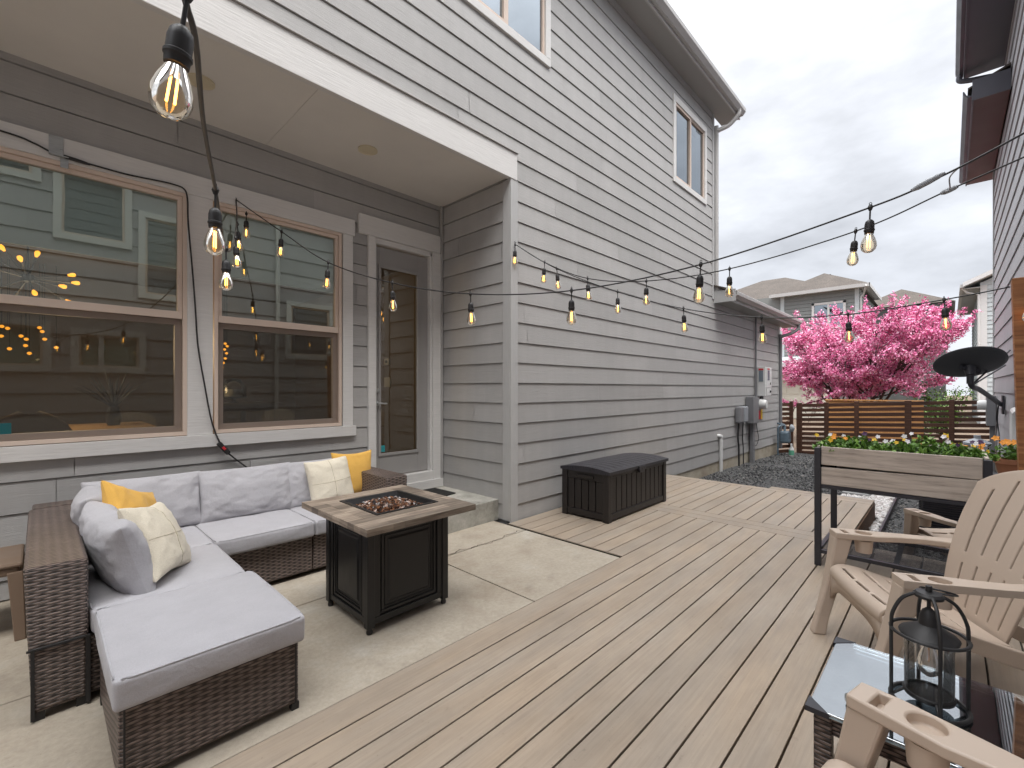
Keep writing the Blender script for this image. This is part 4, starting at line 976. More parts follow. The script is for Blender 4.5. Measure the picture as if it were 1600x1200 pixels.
for sg, ye in ((1, -.45), (-1, -10.05)):
    mb.hexa([(30.8, ye, 6.25), (42.5, ye, 6.25), (42.5, -5.25, 8.55), (30.8, -5.25, 8.55)], [(30.8, ye, 6.45), (42.5, ye, 6.45), (42.5, -5.25, 8.78), (30.8, -5.25, 8.78)])
part('roof', mb, 'trim', f2)
mb = MB(); mb.box(30.85, 42.4, -.50, -.35, 6.22, 6.38); part('gutter', mb, 'gutter', f2)
mb = MB(); mb.box(30.95, 42, -1.05, -.47, 6.16, 6.19); part('eave_soffit', mb, 'eave', f2)
mb = MB(); mb.box(31.24, 31.28, -1.28, -1.05, -.5, 6.3); part('corner_trim', mb, 'trim', f2)
mb = MB(); mb.tube([(31.1, -.42, 6.25), (31.15, -.6, 6.0), (31.22, -1.0, 5.85), (31.22, -1.0, 0)], .05, 6); part('downspout', mb, 'trim', f2)
f3 = thing('distant_house', 'small tan distant house with a pale roof edge left of the gabled house', 'house', (52, -2.6, -.5))
mb = MB(); mb.box(52, 60, -8, -2.35, -.5, 5.4); part('wall', mb, 'garage', f3)
mb = MB(); hip_roof(mb, 52, 60, -8, -2.35, 5.4, 1.7); part('roof', mb, 'shingle', f3)
mb = MB(); mb.box(51.98, 52.0, -3.4, -2.6, 3.6, 4.9); part('window', mb, 'room_dark', f3)

# ------------------------------------------------------------------ wicker sofa, ottoman
PZ = -.012
sofa = thing('wicker_sofa', 'L-shaped brown wicker sofa with lilac-grey cushions under the windows', 'sofa', (.9, 3.7, PZ))
mb = MB(); mb.box(.155, .765, 2.72, 4.0, .02, .275); mb.box(.77, 1.40, 3.385, 4.0, .02, .275); mb.box(1.405, 1.975, 3.385, 4.0, .02, .275); part('seat_base', mb, 'wicker', sofa, bevel=.012)
mb = MB()
mb.hexa([(-.02, 2.705, .02), (.15, 2.705, .02), (.15, 4.02, .02), (-.02, 4.02, .02)], [(-.045, 2.70, .625), (.15, 2.70, .625), (.15, 4.02, .625), (-.045, 4.02, .625)])
bk1 = part('side_back', mb, 'wicker', sofa, bevel=.014)
mb = MB(); mb.box(-.036, .156, 2.692, 2.702, .285, .292); mb.box(-.024, -.012, 2.694, 2.72, .0, .285); mb.box(.140, .156, 2.694, 2.72, .0, .285); part('frame_edge', mb, 'cable', sofa)
mb = MB(); mb.box(-.03, 2.19, 4.03, 4.20, .02, .625); part('rear_back', mb, 'wicker', sofa, bevel=.014)
mb = MB(); mb.box(1.985, 2.185, 3.34, 4.025, .02, .625); part('armrest', mb, 'wicker', sofa, bevel=.014)
for (x, y) in ((.0, 2.73), (.13, 2.73), (.75, 2.75), (.79, 3.41), (1.95, 3.41), (2.16, 3.37), (2.16, 4.17), (0, 4.17)):
    mb = MB(); mb.box(x - .018, x + .018, y - .018, y + .018, PZ, .022); part('foot', mb, 'cable', sofa)
seats = [(.158, .768, 2.70, 3.335), (.158, .768, 3.34, 4.02), (.772, 1.398, 3.335, 4.02), (1.402, 1.978, 3.335, 4.02)]
for i, (x0, x1, y0, y1) in enumerate(seats):
    sc_ = part('seat_cushion', cushion(x0, x1, y0, y1, .28, .390, .02, .010, seed=i, n=20, wr=.003), 'cushion', sofa, smooth=80)
    mb = MB(); mb.tube(cushion.rim, .0042, 6, True); part('piping', mb, 'cushion', sc_, smooth=80)
def place(mb, loc, yaw, lean, roll=0):
    return mb.xf(Matrix.Translation(loc) @ Matrix.Rotation(yaw, 4, 'Z') @ Matrix.Rotation(lean, 4, 'X') @ Matrix.Rotation(roll, 4, 'Y'))
# back cushions: along the wall (facing -Y) and along the side back (facing +X)
for i, (xc, w, dz, yaw, roll) in enumerate(((.50, .64, .575, .06, .02), (1.12, .65, .565, -.03, .0), (1.66, .56, .56, .05, 0))):
    part('back_cushion', place(pillow(w, .385, .20, .04, wr=.010, seed=i + 2, ex=.34), (xc, 3.915, dz), yaw, R(-14), roll), 'cushion', sofa, smooth=80)
for i, (yc, w, dz, dx) in enumerate(((3.60, .58, .575, .215), (3.02, .62, .56, .245))):
    part('back_cushion', place(pillow(w, .385, .21, .07, wr=.010, seed=i + 9, ex=.30), (dx + .03, yc, dz), R(90) + (-.05, .10)[i], R(-17), (.03, -.05)[i]), 'cushion', sofa, smooth=80)

ott = thing('wicker_ottoman', 'square wicker ottoman with a big pale grey cushion in front of the sofa', 'ottoman', (.48, 2.34, PZ))
mb = MB(); mb.box(.185, .775, 2.015, 2.68, .015, .285); part('base', mb, 'wicker', ott, bevel=.012)
mb = MB(); mb.box(.757, .763, 2.008, 2.0146, .015, .285); part('corner_seam', mb, 'cable', ott)
mb = MB(); mb.box(.197, .203, 2.008, 2.0146, .015, .285); part('corner_seam', mb, 'cable', ott)
oc = part('cushion', cushion(.168, .792, 1.985, 2.695, .280, .392, .018, .010, seed=17, n=24, wr=.0028), 'cushion', ott, smooth=80)
mb = MB(); mb.tube(cushion.rim, .0042, 6, True); part('piping', mb, 'cushion', oc, smooth=80)
for (x, y) in ((.2, 2.03), (.76, 2.03), (.2, 2.66), (.76, 2.66)):
    mb = MB(); mb.box(x - .015, x + .015, y - .015, y + .015, PZ, .018); part('foot', mb, 'cable', ott)

def throw_pillow(label, mat, size, t, loc, yaw, lean, roll, seed, cross=False, pinch=.09):
    mb = place(pillow(size, size, t, pinch, seed=seed, wr=.007, ex=.36, n=26), (0, 0, 0), yaw, lean, roll)
    o = solo('throw_pillow', MB(), mat, label, 'pillow', loc, 'throw pillows on the sofa')
    o.data = mb.mesh('throw_pillow', (0, 0, 0), 80); o.data.materials.append(MT[mat])
    if cross:
        s = MB()
        for ax in (0, 1):
            for sg in (-1, 1):
                s.tube([pillow_pt(k / 20, 0, sg, size, size, t, pinch, .007, seed, .36) if ax == 0 else pillow_pt(0, k / 20, sg, size, size, t, pinch, .007, seed, .36) for k in range(-19, 20)], .0022, 5)
        place(s, (0, 0, 0), yaw, lean, roll); part('seam', s, 'stitch', o, local=True)
    return o
throw_pillow('cream throw pillow with a stitched cross, propped in front of the left cushions', 'cream', .40, .17, (.425, 2.97, .578), R(64), R(-26), R(10), 4, True, .12)
throw_pillow('mustard yellow throw pillow half hidden behind the cream pillow at the sofa corner', 'yellow', .40, .13, (.37, 3.32, .625), R(56), R(-22), R(24), 6, False, .16)
throw_pillow('cream throw pillow with stitched seams standing at the right end of the sofa', 'cream', .39, .15, (1.70, 3.76, .58), R(6), R(-16), R(-3), 5, True, .07)
throw_pillow('mustard yellow throw pillow with pointed corners against the right armrest', 'yellow', .40, .12, (1.935, 3.82, .605), R(4), R(-10), R(2), 8, False, .13)

# ------------------------------------------------------------------ fire table
ft = thing('fire_table', 'black panelled gas fire table with a reclaimed plank top', 'fire table', (1.53, 2.56, PZ))
x0, x1, y0, y1, zt = 1.258, 1.818, 2.315, 2.845, .605
mb = MB(); mb.box(x0 + .02, x1 - .02, y0 + .02, y1 - .02, .03, .585); part('body', mb, 'black_metal', ft)
for (x, y) in ((x0, y0), (x1 - .045, y0), (x0, y1 - .045), (x1 - .045, y1 - .045)):
    mb = MB(); mb.box(x, x + .045, y, y + .045, .02, zt); lg = part('corner_post', mb, 'black_metal', ft, bevel=.004)
    mb = MB(); mb.lathe([(0, PZ), (.016, PZ), (.018, .0), (.012, .021), (0, .021)], Matrix.Translation((x + .022, y + .022, 0)), 12); part('foot', mb, 'cable', lg, smooth=40)
def panel(fn, a0, a1):     # moulded panel: nested raised frames
    mb = MB()
    def fr(i0, i1, o0, o1, b, t_):
        A0, A1, B0, B1 = a0 + b, a1 - b, .04 + b * 1.0, zt - .015 - b
        w = i1
        for (p0, p1, q0, q1) in ((A0, A1, B0, B0 + w), (A0, A1, B1 - w, B1), (A0, A0 + w, B0 + w, B1 - w), (A1 - w, A1, B0 + w, B1 - w)):
            mb.hexa([fn(p0, q0, o0), fn(p1, q0, o0), fn(p1, q1, o0), fn(p0, q1, o0)], [fn(p0, q0, o1), fn(p1, q0, o1), fn(p1, q1, o1), fn(p0, q1, o1)])
    fr(0, .035, .0, .012, .0, 0); fr(0, .014, .0, .009, .047, 0); fr(0, .008, .0, .006, .070, 0)
    A = .09; mb.hexa([fn(a0 + A, .04 + A, 0), fn(a1 - A, .04 + A, 0), fn(a1 - A, zt - .015 - A, 0), fn(a0 + A, zt - .015 - A, 0)], [fn(a0 + A + .012, .052 + A, .008), fn(a1 - A - .012, .052 + A, .008), fn(a1 - A - .012, zt - .027 - A, .008), fn(a0 + A + .012, zt - .027 - A, .008)])
    return mb
part('side_panel', panel(lambda a, z, o: (a, y0 + .020 - o, z), x0 + .045, x1 - .045), 'black_metal', ft, bevel=.003)
part('side_panel', panel(lambda a, z, o: (x0 + .020 - o, a, z), y0 + .045, y1 - .045), 'black_metal', ft, bevel=.003)
part('side_panel', panel(lambda a, z, o: (x1 - .020 + o, a, z), y0 + .045, y1 - .045), 'black_metal', ft, bevel=.003)
mb = MB(); rd = random.Random(4)
X0, X1, Y0, Y1 = 1.15, 1.885, 2.125, 2.95; bx0, bx1, by0, by1 = 1.325, 1.755, 2.335, 2.80; z0, z1 = .606, .642
def planks(a0, a1, b0, b1, along_x, n):
    for k in range(n):
        if along_x:
            q0, q1 = b0 + (b1 - b0) * k / n, b0 + (b1 - b0) * (k + 1) / n; cuts = [a0] + sorted(rd.uniform(a0 + .1, a1 - .1) for _ in range(2)) + [a1]
            for i in range(3): mb.box(cuts[i], cuts[i + 1] - .0008, q0, q1 - .0008, z0, z1, rd.random())
        else:
            q0, q1 = a0 + (a1 - a0) * k / n, a0 + (a1 - a0) * (k + 1) / n; cuts = [b0] + sorted(rd.uniform(b0 + .08, b1 - .08) for _ in range(2)) + [b1]
            for i in range(3): mb.box(q0, q1 - .0008, cuts[i], cuts[i + 1] - .0008, z0, z1, rd.random())
planks(X0, X1, Y0, by0, True, 3); planks(X0, X1, by1, Y1, True, 2); planks(X0, bx0, by0, by1, True, 5); planks(bx1, X1, by0, by1, True, 5)
part('top', mb, 'planks', ft, bevel=.0015)
mb = MB()
frame_pts = [(bx0, by0), (bx1, by0), (bx1, by1), (bx0, by1)]
i_ = .022; zb = .600
outer = [(bx0 + .001, by0 + .001, .646), (bx1 - .001, by0 + .001, .646), (bx1 - .001, by1 - .001, .646), (bx0 + .001, by1 - .001, .646)]
inner = [(bx0 + i_, by0 + i_, .646), (bx1 - i_, by0 + i_, .646), (bx1 - i_, by1 - i_, .646), (bx0 + i_, by1 - i_, .646)]
low = [(bx0 + .05, by0 + .05, zb), (bx1 - .05, by0 + .05, zb), (bx1 - .05, by1 - .05, zb), (bx0 + .05, by1 - .05, zb)]
base_ = [(p[0], p[1], .590) for p in outer]
mb.add(outer + inner + low + base_, [(0, 1, 5, 4), (1, 2, 6, 5), (2, 3, 7, 6), (3, 0, 4, 7), (4, 5, 9, 8), (5, 6, 10, 9), (6, 7, 11, 10), (7, 4, 8, 11), (8, 9, 10, 11), (0, 12, 13, 1), (1, 13, 14, 2), (2, 14, 15, 3), (3, 15, 12, 0)])
part('burner_pan', mb, 'black_metal', ft)
mb = MB(); rd = random.Random(8)
for _ in range(1700):
    u, v = rd.gauss(0, .55), rd.gauss(0, .55)
    if abs(u) > .98 or abs(v) > .98: continue
    x = (bx0 + bx1) / 2 + u * .16; y = (by0 + by1) / 2 + v * .175; z = zb + .004 + .034 * max(0, 1 - (u * u + v * v)) * rd.random() + .012
    s = rd.uniform(.006, .014); q = Matrix.Rotation(rd.uniform(0, 6.28), 3, Vector((rd.gauss(0, 1), rd.gauss(0, 1), rd.gauss(0, 1))).normalized())
    P8 = [q @ Vector((sx * s * rd.uniform(.5, 1.1), sy * s * rd.uniform(.4, 1), sz * s * rd.uniform(.4, .9))) + Vector((x, y, z)) for sz in (-1, 1) for sy in (-1, 1) for sx in (-1, 1)]
    mb.add(P8, [(0, 2, 3, 1), (4, 5, 7, 6), (0, 1, 5, 4), (2, 6, 7, 3), (0, 4, 6, 2), (1, 3, 7, 5)], rd.random())
gl = part('fire_glass', mb, 'fireglass', ft); gl['kind'] = 'stuff'

# ------------------------------------------------------------------ deck box
db = thing('deck_box', 'black ribbed resin deck storage box against the siding', 'storage box', (4.6, 2.76, 0))
x0, x1, y0, y1 = 3.955, 5.25, 2.465, 3.05; H = .50
mb = MB(); mb.box(x0 + .03, x1 - .03, y0 + .03, y1 - .03, .03, H - .02); body = part('body', mb, 'resin', db)
mb = MB()
for (x, y) in ((x0, y0), (x1 - .07, y0), (x0, y1 - .07), (x1 - .07, y1 - .07)): mb.box(x, x + .07, y, y + .07, 0, H)
mb.box(x0 + .07, x1 - .07, y0 + .006, y0 + .03, .02, .085); mb.box(x0 + .07, x1 - .07, y0 + .006, y0 + .03, H - .05, H); mb.box(x0 + .006, x0 + .03, y0 + .07, y1 - .07, .02, .085)
mb.box(x1 - .03, x1 - .006, y0 + .07, y1 - .07, .02, .085)
part('frame', mb, 'resin', db, bevel=.006)
mb = MB(); rd = random.Random(2)
n = 11; w = (x1 - x0 - .14) / n
for k in range(n): mb.box(x0 + .07 + k * w + .006, x0 + .07 + (k + 1) * w - .006, y0 + .014, y0 + .031, .087, H - .052, rd.random())
n = 5; w = (y1 - y0 - .14) / n
for k in range(n): mb.box(x0 + .014, x0 + .031, y0 + .07 + k * w + .006, y0 + .07 + (k + 1) * w - .006, .087, H - .10, rd.random())
part('slats', mb, 'resin', db, bevel=.004)
mb = MB(); mb.box(x0 + .010, x0 + .03, y0 + .07, y1 - .07, H - .098, H); part('end_rail', mb, 'resin', db, bevel=.006)
mb = MB(); mb.box(x0 - .006, x0 + .0095, y0 + .18, y1 - .18, H - .075, H - .045); part('handle', mb, 'resin', db, bevel=.004)
mb = MB()
def lidf(i, j):
    x = x0 - .012 + (x1 - x0 + .024) * i / 48; v = j / 14; y = y0 - .022 + (y1 - y0 + .034) * v
    arch = .030 * (1 - (2 * v - 1) ** 2); rib = .004 if (i % 4 in (1, 2) and 1 < i < 47 and 1 < j < 13) else 0
    return Vector((x, y, H + .018 + arch + rib))
mb.grid(48, 14, lidf)
ring_ = [(i, 0) for i in range(49)] + [(48, j) for j in range(1, 15)] + [(i, 14) for i in range(47, -1, -1)] + [(0, j) for j in range(13, 0, -1)]
top_ = [lidf(*q) for q in ring_]; m_ = len(top_)
mb.add([tuple(p) for p in top_] + [(p.x, p.y, H - .012) for p in top_], [(k, (k + 1) % m_, m_ + (k + 1) % m_, m_ + k) for k in range(m_)])
lid = part('lid', mb, 'resin_lid', db, smooth=25)
mb = MB(); mb.box((x0 + x1) / 2 - .075, (x0 + x1) / 2 + .075, y0 - .034, y0 - .02, H - .03, H + .012); mb.box((x0 + x1) / 2 - .05, (x0 + x1) / 2 + .05, y0 - .028, y0 + .004, H - .06, H - .03); part('latch', mb, 'resin_lid', lid, bevel=.004)

# ------------------------------------------------------------------ raised planter with pansies
pl = thing('raised_planter', 'raised planter of weathered boards on tall dark steel legs', 'planter', (4.5, .28, 0))
x0, x1, y0, y1 = 4.15, 4.86, -.195, .755
for k, (x, y) in enumerate(((x0, y1 - .042), (x1 - .042, y1 - .042), (x0, y0), (x1 - .042, y0))):
    mb = MB(); mb.box(x, x + .042, y, y + .042, .0, .905); part('leg', mb, 'steel', pl, bevel=.003)
mb = MB(); mb.box(x0 + .012, x0 + .034, y0 + .043, y1 - .043, .776, .915); mb.box(x1 - .034, x1 - .012, y0 + .043, y1 - .043, .776, .915)
mb.box(x0 + .043, x1 - .043, y0 + .012, y0 + .034, .776, .915); mb.box(x0 + .043, x1 - .043, y1 - .034, y1 - .012, .776, .915); part('upper_board', mb, 'greywood', pl, bevel=.004)
mb = MB(); mb.hexa([(x0 + .012, y0 + .043, .625), (x0 + .034, y0 + .043, .625), (x0 + .034, y1 - .043, .625), (x0 + .012, y1 - .043, .625)], [(x0 + .012, y0 + .043, .772), (x0 + .034, y0 + .043, .772), (x0 + .034, y1 - .043, .757), (x0 + .012, y1 - .043, .757)])
mb.box(x1 - .034, x1 - .012, y0 + .043, y1 - .043, .625, .77); mb.box(x0 + .043, x1 - .043, y0 + .012, y0 + .034, .625, .77); mb.box(x0 + .043, x1 - .043, y1 - .034, y1 - .012, .625, .77); part('lower_board', mb, 'greywood', pl, bevel=.004)
mb = MB(); mb.box(x0 + .004, x0 + .034, y0 + .043, y1 - .043, .598, .622); mb.box(x1 - .034, x1 - .004, y0 + .043, y1 - .043, .598, .622); mb.box(x0 + .043, x1 - .043, y0 + .004, y0 + .034, .598, .622); mb.box(x0 + .043, x1 - .043, y1 - .034, y1 - .004, .598, .622); mb.box(x0 + .034, x1 - .034, y0 + .034, y1 - .034, .60, .615); part('rail', mb, 'steel', pl)
mb = MB()
zs = .11
mb.box(x0 + .004, x0 + .034, y0 + .043, y1 - .043, zs - .012, zs + .014); mb.box(x1 - .034, x1 - .004, y0 + .043, y1 - .043, zs - .012, zs + .014); mb.box(x0 + .043, x1 - .043, y0 + .004, y0 + .034, zs - .012, zs + .014); mb.box(x0 + .043, x1 - .043, y1 - .034, y1 - .004, zs - .012, zs + .014); mb.box(x0 + .034, x1 - .034, .26, .29, zs - .01, zs + .010)
for k in range(24):
    x = x0 + .05 + k * .0263; mb.tube([(x, y0 + .03, zs + .012), (x, y1 - .03, zs + .012)], .0026, 5)
for y in (0.0, .14, .42, .56): mb.tube([(x0 + .03, y, zs + .007), (x1 - .03, y, zs + .007)], .003, 5)
part('wire_shelf', mb, 'steel', pl)
mb = MB(); mb.grid(12, 16, lambda i, j: Vector((x0 + .036 + (x1 - x0 - .072) * i / 12, y0 + .036 + (y1 - y0 - .072) * j / 16, .865 + .012 * mnoise.noise(Vector((i * .7, j * .7, 1)))))); part('soil', mb, 'soil', pl, smooth=60)
def flower(mb, p, n, s, rd, tints=(.3, 1)):
    u = n.orthogonal().normalized(); w = n.cross(u)
    for k in range(5):
        a = 6.283 * k / 5 + .3; d = u * math.cos(a) + w * math.sin(a); e = n.cross(d)
        c = p + d * s * .5 + n * s * .08
        mb.add([p, c + e * s * .42 + n * s * .06, p + d * s + n * s * .02, c - e * s * .42 + n * s * .06], [(0, 1, 2, 3)], rd.uniform(*tints))
PANS = [(4.26, .66, 'pansy_o', 'pansy with two orange flowers at the left end of the planter'), (4.50, .60, 'pansy_y', 'pansy with yellow flowers second from the left end of the planter'),
        (4.27, .47, 'pansy_p', 'pansy with dark purple flowers in the front row near the left of the planter'), (4.55, .42, 'pansy_w', 'white-flowered pansy with thick leaves left of the planter middle'),
        (4.28, .29, 'pansy_y', 'pansy with a tall yellow flower in the middle of the planter front'), (4.56, .22, 'pansy_p', 'pansy mixing purple flowers behind the middle of the planter'),
        (4.30, .12, 'pansy_w', 'white-flowered pansy in the front row right of the planter middle'), (4.58, .02, 'pansy_y', 'pansy with small yellow flowers in the back row at right of the planter'),
        (4.30, -.05, 'pansy_p', 'low leafy pansy with purple and blue flowers near the right end of the planter'), (4.55, -.12, 'pansy_o', 'pansy with orange flowers at the right end of the planter')]
for k, (x, y, c, lab) in enumerate(PANS):
    rd = random.Random(40 + k); t = thing('pansy_plant', lab, 'flower', (x, y, .865), 0, 'pansies in the planter')
    lf = MB(); hgt = rd.uniform(.06, .16)
    pts = []
    for _ in range(330):
        a = rd.uniform(0, 6.28); r = .125 * rd.random() ** .75; pts.append((x + .8 * math.cos(a) * r, y + math.sin(a) * r, .868 + hgt * rd.random() * (1.1 - (r / .14) ** 2)))
    leaf_cloud(lf, pts, .036, rd, (.0, 1), .6)
    for q in range(rd.randint(3, 5)):
        p = Vector((x + rd.uniform(-.09, .09), y + rd.uniform(-.11, .11), .865 + hgt + rd.uniform(-.015, .045)))
        n = Vector((-1 + rd.gauss(0, .4), rd.gauss(-.2, .5), .7)).normalized()
        fl = MB(); flower(fl, p, n, rd.uniform(.015, .022), rd); part('bloom', fl, c if q % 3 else {'pansy_o': 'pansy_y', 'pansy_y': 'pansy_w', 'pansy_p': 'pansy_w', 'pansy_w': 'pansy_y'}[c], t)
        lf.tube([(p.x, p.y, .87), p - n * .004], .0016, 4)
    part('foliage', lf, 'leaf', t)
    
# potted orange flowers standing past the planter
pf = thing('potted_flowers', 'pot of orange and dark red flowers standing past the right end of the planter', 'flower pot', (5.95, -.42, GZ))
mb = MB(); mb.box(5.82, 6.08, -.55, -.29, GZ, .55); part('stand', mb, 'fence', pf, bevel=.006)
mb = MB(); mb.lathe([(0, .551), (.10, .551), (.13, .70), (.14, .70), (.14, .74), (.11, .74), (.10, .71), (0, .71)], Matrix.Translation((5.95, -.42, 0)), 20); part('pot', mb, 'terracotta', pf, smooth=40)
rd = random.Random(77); lf = MB(); fl = MB()
leaf_cloud(lf, [(5.95 + rd.gauss(0, .07), -.42 + rd.gauss(0, .08), .74 + .12 * rd.random()) for _ in range(240)], .045, rd, (0, .6))
for _ in range(16): fl = MB(); flower(fl, Vector((5.95 + rd.gauss(0, .08), -.42 + rd.gauss(0, .10), .84 + .08 * rd.random())), Vector((-1, .2, .7)).normalized(), .032, rd); part('bloom', fl, 'pansy_o', pf)
part('foliage', lf, 'leaf', pf)

# ------------------------------------------------------------------ moulded armchairs
def arm_mesh(sx):
    m = MB(); out = [(.278, .455), (.372, .455), (.377, .36), (.366, .10), (.340, -.12), (.27, -.16), (.245, -.10), (.285, .04), (.285, .16), (.268, .26)]
    pr = [(sx * x, y) for x, y in out]
    if sx < 0: pr = pr[::-1]
    m.hexa([(x, y, .530) for x, y in pr], [(x, y, .56 + (.004 if y > .3 else 0)) for x, y in pr])
    hole = MB(); hole.lathe([(0, .535), (.036, .535), (.041, .60), (0, .60)], Matrix.Translation((sx * .325, .305, 0)), 28)
    slot = MB(); slot.box(sx * .325 - .034, sx * .325 + .034, .385, .410, .53, .60)
    return bool_mesh('armrest', m, [hole, slot])
def make_chair(name, label, loc, rot):
    t = thing(name, label, 'chair', loc, rot, 'tan moulded garden armchairs')
    # seat: slats across the width, rolled front edge
    prof = [(.465, .315), (.485, .345), (.478, .375), (.44, .392), (.36, .382), (.27, .352), (.18, .322), (.10, .298), (.02, .282)]
    pr = catmull([(0, a, b) for a, b in prof], 5); nv = len(pr) - 1
    slot_rows = {14, 20, 26, 32}
    def sf(i, j):
        u = -1 + 2 * i / 24; p = pr[j]; return Vector((u * .262, p.y, p.z - .012 * (1 - u * u)))
    mb = MB(); mb.grid(24, nv, sf, mask=lambda i, j: not (j in slot_rows and 2 <= i <= 21 and i not in (8, 15)))
    o = part('seat', mb, 'tan', t, True, smooth=40); solidify(o, .016); bv = o.modifiers.new('b', 'BEVEL'); bv.width = .004; bv.segments = 2; bv.limit_method = 'ANGLE'; bv.angle_limit = R(50)
    for sx in (-1, 1):   # side rails that run back into the rear legs
        mb = MB(); pts = [(.475, .33, .055), (.30, .345, .05), (.05, .275, .05), (-.20, .215, .055), (-.42, .105, .06), (-.535, .03, .07)]
        mb.loft([[(sx * .262, y, max(0, z - h)), (sx * .292, y, max(0, z - h)), (sx * .292, y, z + .02), (sx * .262, y, z + .02)] for (y, z, h) in pts])
        part('side_rail', mb, 'tan', t, True, bevel=.006)
    # front apron with an arch between the legs
    mb = MB(); n = 16
    def ap(i, j):
        u = -1 + 2 * i / n; zt_ = .36; zb_ = .285 - .09 * abs(u) ** 5
        return Vector((u * .275, .472 + .006 * (1 - j), zt_ if j == 1 else zb_))
    mb.grid(n, 1, ap); o = part('apron', mb, 'tan', t, True, smooth=40); solidify(o, .02)
    for sx in (-1, 1):
        m2 = MB(); P = [(.425, .535, .044, .075), (.448, .40, .038, .058), (.478, .25, .032, .048), (.518, .10, .028, .042), (.545, .0, .031, .048)]
        m2.loft([[(sx * (.325 - .04 * (1 - z / .53)) + q * w, y + (.03 if r else -d * .7), z) for q, r in ((-1, 0), (1, 0), (1, 1), (-1, 1))] for (y, z, w, d) in reversed(P)])
        part('front_leg', m2, 'tan', t, True, bevel=.008)
        o = link('armrest', arm_mesh(sx), 'tan', t); bv = o.modifiers.new('b', 'BEVEL'); bv.width = .005; bv.segments = 2; bv.limit_method = 'ANGLE'; bv.angle_limit = R(50)
        m3 = MB(); m3.lathe([(.032, .46), (.037, .5215), (.043, .5215), (.037, .455), (0, .452), (0, .458), (.032, .46)], Matrix.Translation((sx * .325, .305, 0)), 28); part('cup_well', m3, 'tan', o, True, smooth=40)
        m3 = MB(); m3.box(sx * .29 - .02, sx * .29 + .02, -.14, -.10, .22, .53); part('rear_post', m3, 'tan', t, True, bevel=.006)
    # fan back: six slats, bands at bottom, middle and top, round head
    NU, NV = 47, 40
    edges = [];
    for i in range(NU + 1): edges.append(-1 + 2 * i / NU)
    gaps = {7, 15, 23, 31, 39}
    def bf(i, j):
        u = edges[i]; v = j / NV
        wdt = .202 + .070 * math.sin(min(1, v * 1.25) * 1.57) - .03 * max(0, v - .75)
        top = .72 + .20 * math.sqrt(max(0, 1 - (u * .93) ** 2))
        L = top * v
        y = .0 - .17 * L / .92 - .10 * (L / .92) ** 2 + .045 * u * u * (.3 + .7 * v)
        return Vector((u * wdt, y, .245 + L * .80))
    mk = lambda i, j: not (i in gaps and (3 <= j <= 13 or 17 <= j <= (34 if i in (7, 39) else 36)))
    mb = MB(); mb.grid(NU, NV, bf, mask=mk)
    o = part('backrest', mb, 'tan', t, True, smooth=50); solidify(o, .012); bv = o.modifiers.new('b', 'BEVEL'); bv.width = .003; bv.segments = 2; bv.limit_method = 'ANGLE'; bv.angle_limit = R(50)
    return t
ch1 = make_chair('garden_armchair', 'tan moulded armchair on the deck in front of the planter, facing the house', (3.03, -.08, 0), R(29))
ch2 = copy_tree(ch1); ch2.location = (5.16, -.295, GZ + .004); ch2.rotation_euler = (0, 0, R(-45)); ch2['label'] = 'tan moulded armchair on the gravel behind the planter, mostly hidden by it'
ch3 = copy_tree(ch1); ch3.location = (1.08, -.178, 0); ch3.rotation_euler = (0, 0, R(-14)); ch3['label'] = 'tan moulded armchair nearest to the camera, only one armrest with cup hole showing'

# ------------------------------------------------------------------ glass side table and lantern
tb = thing('glass_side_table', 'low wicker side table with a glass top, under the lantern', 'side table', (1.83, .05, 0))
x0, x1, y0, y1 = 1.575, 2.09, -.42, .31; zt = .415
mb = MB(); mb.box(x0 + .006, x1 - .006, y0 + .006, y1 - .006, zt, zt + .006); part('glass_top', mb, 'tabletop', tb, bevel=.0015)
mb = MB(); mb.box(x0 + .03, x1 - .03, y0 + .03, y1 - .03, zt - .07, zt - .013); part('apron', mb, 'wicker', tb, bevel=.006)
for (cx, sx) in ((x0, 1), (x1, -1)):
    for (cy2, sy) in ((y0, 1), (y1, -1)):
        mb = MB(); mb.hexa([(cx, cy2, zt - .008), (cx + sx * .06, cy2, zt - .008), (cx, cy2 + sy * .06, zt - .008)], [(cx, cy2, zt + .0075), (cx + sx * .06, cy2, zt + .0075), (cx, cy2 + sy * .06, zt + .0075)])
        part('corner_clip', mb, 'steel', tb)
mb = MB(); rd = random.Random(12)
for i in range(13):
    for j in range(18):
        xx, yy = x0 + .02 + i * .0368, y0 + .02 + j * .0395; o_ = .004 if (i + j) % 2 else 0
        mb.box(xx, xx + .032, yy, yy + .035, zt - .0035 + o_ - .006, zt - .003 + o_ - .004, rd.random())
mb.box(x0 + .015, x1 - .015, y0 + .015, y1 - .015, zt - .012, zt - .0095)
part('woven_top', mb, 'weave_grey', tb)
for x in (x0 + .04, x1 - .04):
    for y in (y0 + .04, y1 - .04):
        mb = MB(); mb.box(x - .022, x + .022, y - .022, y + .022, 0, zt - .006); part('leg', mb, 'wicker', tb, bevel=.004)
mb = MB()
for (x, y) in ((1.66, .26), (2.02, .25), (1.64, -.18), (2.02, -.18)): mb.lathe([(0, -.001), (.014, -.001), (.014, -.006), (0, -.006)], Matrix.Translation((x, y, zt)), 16)
part('glass_pad', mb, 'grey_plastic', tb)
LX, LY, LZ = 1.835, .045, zt + .006
ln = thing('lantern', 'black wire cage lantern with a glass cylinder and bulb on the side table', 'lantern', (LX, LY, LZ))
Tm = Matrix.Translation((LX, LY, LZ))
mb = MB(); rr = .088
mb.ring((0, 0, .006), rr, .006, Tm); mb.ring((0, 0, .21), rr, .005, Tm); mb.ring((0, 0, .035), rr * .62, .006, Tm)
